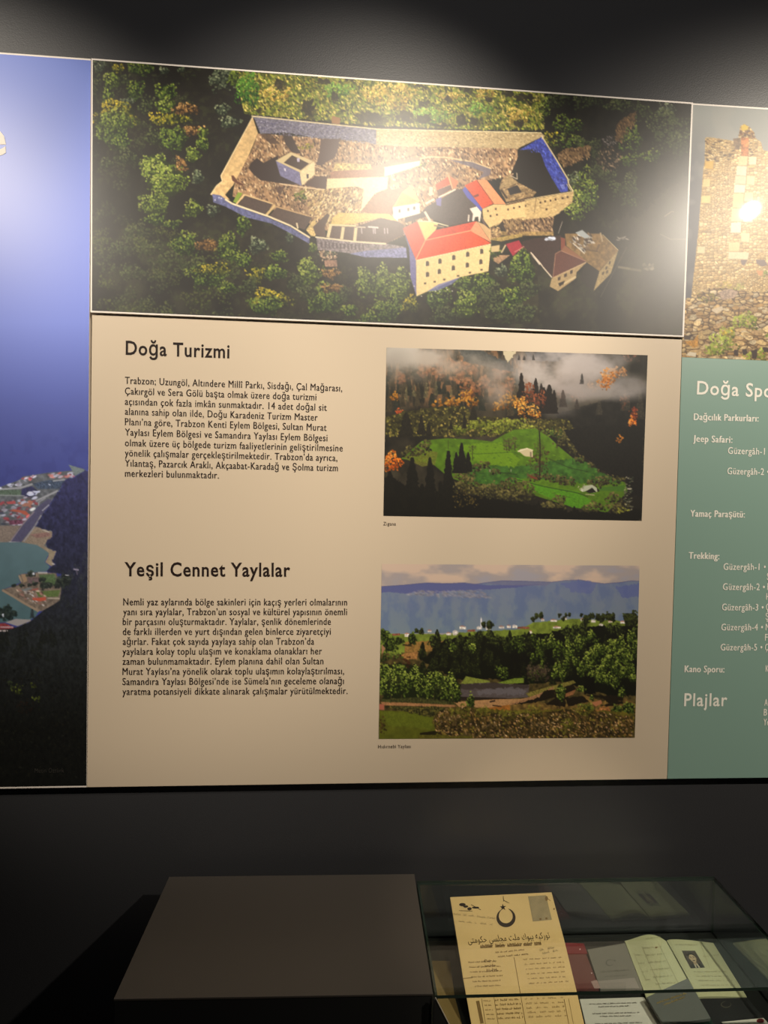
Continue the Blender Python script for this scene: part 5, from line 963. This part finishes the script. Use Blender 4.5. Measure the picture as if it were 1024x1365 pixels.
# Ottoman lettering: contextual letter forms, set from right to left
FORMS = {'ت': 0xFE95, 'و': 0xFEED, 'ر': 0xFEAD, 'ك': 0xFED9, 'ي': 0xFEF1, 'ه': 0xFEE9, 'ب': 0xFE8F, 'م': 0xFEE1, 'ل': 0xFEDD, 'ج': 0xFE9D, 'س': 0xFEB1, 'ح': 0xFEA1, 'ى': 0xFEEF}
def shape(words):
    out = []
    for wd in words:
        s = ''
        for i, ch in enumerate(wd):
            jp = i > 0 and wd[i-1] not in 'ور'; jn = i < len(wd)-1 and ch not in 'ورى'
            s += chr(FORMS[ch]+(3 if jp and jn else 1 if jp else 2 if jn else 0))
        out.append(s)
    return ' '.join(out)[::-1]
# --- the large document, leaning back on a black wedge
P0 = Vector((0, -.35, FZ+.012)); P1 = Vector((0, -.105, .628)); DN = Vector((0, -(P1-P0).z, (P1-P0).y)).normalized()
to_doc = lambda px, py: on_p(px, py, P0, DN)
dc = [(600.2, 1196), (735.3, 1189.4), (752.5, 1254), (768, 1318), (786, 1395), (634, 1395), (617.5, 1304), (614, 1281)]
dcw = [to_doc(*c) for c in dc]
doc = thing('document', (dcw[5].x, dcw[5].y, FZ), 'large yellowed document headed by a crescent and star, propped in the glass case', 'document')
solid('sheet', dcw, DN*-.0015, M_PAPER, doc)
flat('crescent_star', crescent(674.6, 1223.6, 12.8, 12.6, 5.4, -math.pi/2-.12)+star(670.6, 1209.6, 4.6, -math.pi/2-.1)+[stroke((671, 1194.5), (671.3, 1202), .7), stroke((671, 1200), (679, 1204), .6)], to_doc, M_DINK, doc, DN)
text('title_lettering', [(shape(['توركيه', 'بيوك', 'ملت', 'مجلسى', 'حكومتى']), (624.4, 1257.5), (733.6, 1250.5))], to_doc, M_DINK, doc, 8.0, 0, n=DN, lift=.0006)
wd = []
for x0, x1 in [(641, 658), (661, 674), (677, 696), (698.5, 710), (713, 722)]:
    for i in range(int((x1-x0)/1.25)):
        x = x0+i*1.25; y = 1264.3-(x-641)*.052; wd.append(stroke((x, y), (x-.3, y-rng.uniform(3.4, 5.2)), .85)); wd.append(stroke((x, y-rng.uniform(.2, 4.4)), (x+1.3, y-rng.uniform(.2, 4.4)), .7))
flat('bold_print', wd, to_doc, M_BROWNINK, doc, DN)
sm = scrawl((661, 1270.8), (700, 1267), 2.4, rng, .4)+scrawl((664, 1276.5), (704, 1273), 2.6, rng, .5)
for i in range(6):
    y = 1284+i*6.4; sm += scrawl((624+i*1.2+rng.uniform(0, 4), y), (660+rng.uniform(0, 16)+i, y-1.5), 2.4, rng, .4)
    if i < 3: sm += scrawl((645+i*2, y-1), (660+i*2, y-2), 4.6, rng, .8)
for i in range(6): sm += scrawl((698+i*1.5, 1280+i*6.4), (750+i*1.5, 1277+i*6.4), 2.0, rng, .3, .4)
for i in range(5): y = 1335+i*6; sm += scrawl((645+i*1.2, y), (654+i*1.2, y), 2.2, rng, .4)+scrawl((660+i*1.2, y), (692+i*1.2, y-1.5), 3.4, rng, .6)+scrawl((700+i*1.3, y-2), (750+i*1.3, y-4), 3.0, rng, .35, .5)
flat('small_print', sm, to_doc, M_BROWNINK, doc, DN)
ru = [stroke((685.4, 1276.5), (706, 1395), .7), stroke((642, 1331), (652, 1395), .6), stroke((658.5, 1329), (669, 1395), .6), stroke((752, 1332), (764, 1394), .7), stroke((758, 1331), (770, 1394), .5), stroke((617, 1304.6), (630, 1303.4), .9)]
ru.append([(634.6, 1334.6), (639, 1334), (645, 1364), (640.6, 1364.6)])
for q in ru: flat('ruled_line', [q], to_doc, M_BROWNINK, doc, DN)
for A, B, h, ww, gp_ in [((604.8, 1219.5), (659, 1225.5), 3.2, .35, .3), ((612, 1229), (658, 1234), 2.6, .3, .5), ((720, 1268), (742, 1264), 3.6, .5, .4), ((724, 1272), (745, 1268), 3.6, .5, .4)]:
    flat('handwriting', scrawl(A, B, h, rng, ww, gp_), to_doc, M_FADED, doc, DN)
bl = [circ(616.5, 1206, 4.4, 2.2, 14), circ(621, 1208.6, 3.4, 1.6, 14), circ(626, 1211.6, 3, 2.0, 14), circ(634, 1210, 5, 1.3, 14), stroke((612, 1214), (630, 1214.6), .6), stroke((628, 1206), (641, 1213), .8)]
flat('ink_blot', bl, to_doc, M_DINK, doc, DN)
flat('stamp', [[(704, 1195), (728, 1193.4), (735.8, 1226.2), (710.5, 1228.6)]], to_doc, M_STAMP, doc, DN, label='grey paper stamp')
for q in [circ(728.5, 1198, 2, 3.4, 12), stroke((727, 1196), (734, 1201), .8), circ(720.5, 1225.5, 1.6, 1.4, 10), circ(728.5, 1224.6, 1.6, 1.4, 10), circ(738.6, 1212, 1, 1.4, 10)]: flat('stamp_mark', [q], to_doc, M_BROWNINK, doc, DN, .0009)
# the wedge under it
sb = [to_doc(*c)-DN*.003 for c in [(608, 1206), (730, 1199.5), (778, 1392), (640, 1392)]]
bm = bmesh.new(); tv = [bm.verts.new(p) for p in sb]; bv = [bm.verts.new((p.x, p.y, FZ+.0005)) for p in sb]
bm.faces.new(tv); bm.faces.new(bv[::-1])
for i in range(4): bm.faces.new((tv[i], bv[i], bv[(i+1) % 4], tv[(i+1) % 4]))
tag(from_bm('document_stand', bm, M_BLACK), 'black wedge stand propping up the large yellowed document', 'stand')

def booklet_cover(name, px, z, th, m, label, cat):
    P = [on_z(*c, z) for c in px]; c = sum(P, Vector())/len(P)
    t = thing(name, (c.x, c.y, z-th), label, cat)
    solid('cover', P, (0, 0, -th), m, t, .0008)
    return t
Z1 = FZ+.010
red = booklet_cover('card_sleeve', [(757, 1270.5), (781, 1270.5), (797.8, 1313), (798.6, 1318), (757, 1318)], Z1, .006, M_REDL, 'dark red card in a plastic sleeve, between the large document and the grey passport', 'card')
solid('card', [on_z(*c, Z1+.0015) for c in [(752, 1256.6), (778.4, 1257.6), (783.2, 1271), (757, 1271.4)]], (0, 0, -.0012), M_RED, red, label='dark red top of the card')
flat('rivet', [circ(773.4, 1265.6, .9, .9, 10)], fz(Z1+.0018), M_DOT, red, ZN); flat('rivet', [circ(788.8, 1297.4, .9, .9, 10)], fz(Z1+.0003), M_DOT, red, ZN)
flat('plastic_tab', [[(788, 1308.5), (796, 1306.5), (800.5, 1317.6), (792.6, 1318)]], fz(Z1+.0003), M_CLEAR, red, ZN)
gp = booklet_cover('passport', [(783, 1265.7), (833.5, 1256.8), (857, 1318), (800.4, 1318.6)], Z1, .007, M_GREYP, 'grey passport with crescent emblem lying left of the open booklet', 'passport')
flat('emblem', crescent(813, 1283.6, 5.4, 4.4, 1.4, -.2)+star(819.6, 1280.6, 2.0), fz(Z1), M_EMB, gp, ZN)
flat('cover_lettering', scrawl((800, 1297), (838, 1294), 2.4, rng, .4)+scrawl((806, 1303), (836, 1301), 2.0, rng, .3), fz(Z1), M_EMB, gp, ZN)
flat('plastic_edge', [[(797, 1308), (846, 1303.6), (852.6, 1317.6), (800.6, 1318)]], fz(Z1), mat('cloudy_plastic', (146, 134, 128), .3, .5), gp, ZN, label='milky lower edge of the plastic sleeve')

def page(name, TL, TR, BR, BL, z, bulge, m, parent, nu=16, nv=10, th=.004, peak=.6):
    bm = bmesh.new(); V = []
    for j in range(nv+1):
        v = j/nv; row = []
        for i in range(nu+1):
            u = i/nu; A = [TL[k]*(1-u)+TR[k]*u for k in (0, 1)]; B = [BL[k]*(1-u)+BR[k]*u for k in (0, 1)]
            p = on_z(A[0]*(1-v)+B[0]*v, A[1]*(1-v)+B[1]*v, z); t = u**(math.log(.5)/math.log(peak)); p.z += bulge*math.sin(math.pi*t)*(1-.75*v); row.append(bm.verts.new(p))
        V.append(row)
    for j in range(nv):
        for i in range(nu): bm.faces.new((V[j][i], V[j][i+1], V[j+1][i+1], V[j+1][i]))
    r = bmesh.ops.extrude_face_region(bm, geom=bm.faces[:]); 
    for q in r['geom']:
        if isinstance(q, bmesh.types.BMVert): q.co.z = z-th
    return from_bm(name, bm, m, parent, smooth=False)
Z2 = FZ+.011
c0 = on_z(890, 1290, Z2)
ob = thing('open_booklet', (c0.x, c0.y, FZ), 'open cream booklet with dark haired portrait photo on its right page', 'booklet')
page('left_page', (833, 1254), (888, 1254.4), (929, 1329), (861.6, 1329), Z2, .016, M_PAGE, ob)
def on_page(TL, TR, BR, BL, z, bulge, peak=.6):
    # the arched page seen at a picture point: one refinement of its height
    def f(px, py):
        zz = z
        for _ in range(6):
            P = on_z(px, py, zz); q = P.copy(); best = None
            a = [on_z(*c, z) for c in (TL, TR, BR, BL)]
            v = min(max((a[0].y-P.y)/(a[0].y-a[3].y), 0), 1); l = a[0].x*(1-v)+a[3].x*v; r_ = a[1].x*(1-v)+a[2].x*v; u = min(max((P.x-l)/(r_-l), .001), .999)
            zz = z+bulge*math.sin(math.pi*u**(math.log(.5)/math.log(peak)))*(1-.75*v)
        return on_z(px, py, zz+.0006)
    return f
lp = on_page((833, 1254), (888, 1254.4), (929, 1329), (861.6, 1329), Z2, .016)
pr = []
for i in range(6): y = 1263+i*9.6; pr += scrawl((858+i*3.3, y+2), (882+i*3.6, y), 2.6, rng, .45)
pr += [stroke((856, 1262), (884, 1325), .5), stroke((878, 1258), (908, 1318), .5), stroke((845, 1270), (862, 1308), .3)]+scrawl((862, 1252), (880, 1250), 2.2, rng, .4)
for i in range(4): pr += scrawl((848+i*4, 1274+i*11), (856+i*4, 1273.5+i*11), 1.8, rng, .3)
flat('page_print', [q for q in pr], lp, M_PFADED, ob, ZN, .0004)
flat('seal', [circ(875, 1263.3, 1.7, 1.1, 12)], lp, M_BROWNINK, ob, ZN, .0006)
page('right_page', (889, 1253.4), (951, 1257), (995.8, 1328.8), (931.4, 1329), Z2, .004, M_PAGE, ob, peak=.3)
rp = on_page((889, 1253.4), (951, 1257), (995.8, 1328.8), (931.4, 1329), Z2, .004, .3)
pr = scrawl((900, 1260), (930, 1260.5), 2.0, rng, .35)+[stroke((934, 1258), (946, 1290), .4)]
for i in range(4): pr += scrawl((926+i*3, 1296+i*6), (968+i*4, 1296+i*6), 2.0, rng, .35, .3)
pr += scrawl((940, 1322), (985, 1321), 2.4, rng, .5, .3)+scrawl((938, 1276), (958, 1274), 2.4, rng, .4)
flat('page_print', pr, rp, M_PFADED, ob, ZN, .0004)
def portrait(parent, corners, to, lift, label=None):
    cv = paint_portrait(); nx, ny = 41, 51; V, C = [], []
    for j in range(ny):
        for i in range(nx):
            u, v = i/(nx-1), j/(ny-1); TL, TR, BR, BL = corners
            p = [(TL[k]*(1-u)+TR[k]*u)*(1-v)+(BL[k]*(1-u)+BR[k]*u)*v for k in (0, 1)]
            V.append(to(*p)+ZN*lift); C.append((u*40, v*50))
    C = np.array(C); ink = lin(cv.sample(C[:, 0], C[:, 1]))*.9
    Fc = [(j*nx+i, (j+1)*nx+i, (j+1)*nx+i+1, j*nx+i+1) for j in range(ny-1) for i in range(nx-1)]
    me = bpy.data.meshes.new('portrait_photo'); me.from_pydata(V, [], Fc); me.update()
    at = me.color_attributes.new('ink', 'FLOAT_COLOR', 'POINT'); at.data.foreach_set('color', np.concatenate([ink, np.ones((len(ink), 1))], 1).astype(np.float32).ravel())
    return link('portrait_photo', me, M_PORT, parent, label)
portrait(ob, [(909.3, 1267.6), (926.6, 1267.6), (940, 1290), (921, 1291)], rp, .0006)
# lower row
ws = booklet_cover('paper_sheet', [(772.6, 1331.6), (858.6, 1329), (884, 1368), (900, 1392), (792, 1394), (781, 1366)], FZ+.0035, .003, M_SHEET, 'white printed sheet at front of the case, beside the large document', 'sheet')
ws.children[0].name = 'sheet'
pr = []
for i, (a, b) in enumerate([((786, 1339.5), (848, 1337.6)), ((798, 1343), (838, 1342)), ((790, 1352.4), (852, 1350.6)), ((800, 1356), (842, 1355)), ((794, 1366), (856, 1364)), ((798, 1375), (862, 1373))]): pr += scrawl(a, b, 2.0, rng, .45, .2)
flat('sheet_print', pr, fz(FZ+.0036), mat('grey_sheet_print', (120, 112, 104), .7, .1), ws, ZN)
bp = booklet_cover('passport', [(932.6, 1331), (996, 1329.6), (1018, 1356), (1034, 1376), (960, 1388), (946, 1357)], FZ+.010, .008, M_BLACKP, 'black passport with faint crescent at front, below the portrait page', 'passport')
flat('emblem', crescent(968, 1339.4, 7.0, 4.4, 1.6, -math.pi/2+.5), fz(FZ+.010), M_EMBB, bp, ZN)
gb = booklet_cover('passport', [(884.5, 1358.4), (948, 1357), (962, 1392), (900, 1394)], FZ+.0125, .004, M_GREENP, 'dark green booklet cover just showing under the tilted slate grey passport', 'passport')
sg = booklet_cover('passport', [(862, 1329.2), (916.8, 1303.8), (947.6, 1357.0), (885, 1366.5)], FZ+.022, .007, M_GREYD, 'slate grey passport with gold letters, tilted over the corner of the open booklet', 'passport')
L = []
for k, (a, b) in enumerate([((876, 1338.4), (914.5, 1325.6)), ((886, 1340.4), (915, 1329.6))]): L += scrawl(a, b, 3.0, rng, .7, .12)
flat('gold_lettering', L, fz(FZ+.022), M_GOLD, sg, ZN, label='gold lettering')
idc = booklet_cover('identity_card', [(962, 1362), (1018, 1356.6), (1032, 1372), (974, 1380)], FZ+.0125, .0012, M_SHEET, 'white card with red spot at front right corner, on the black passport', 'card')
flat('red_mark', [circ(1014, 1361, 5, 3, 14)], fz(FZ+.0126), M_RED, idc, ZN)
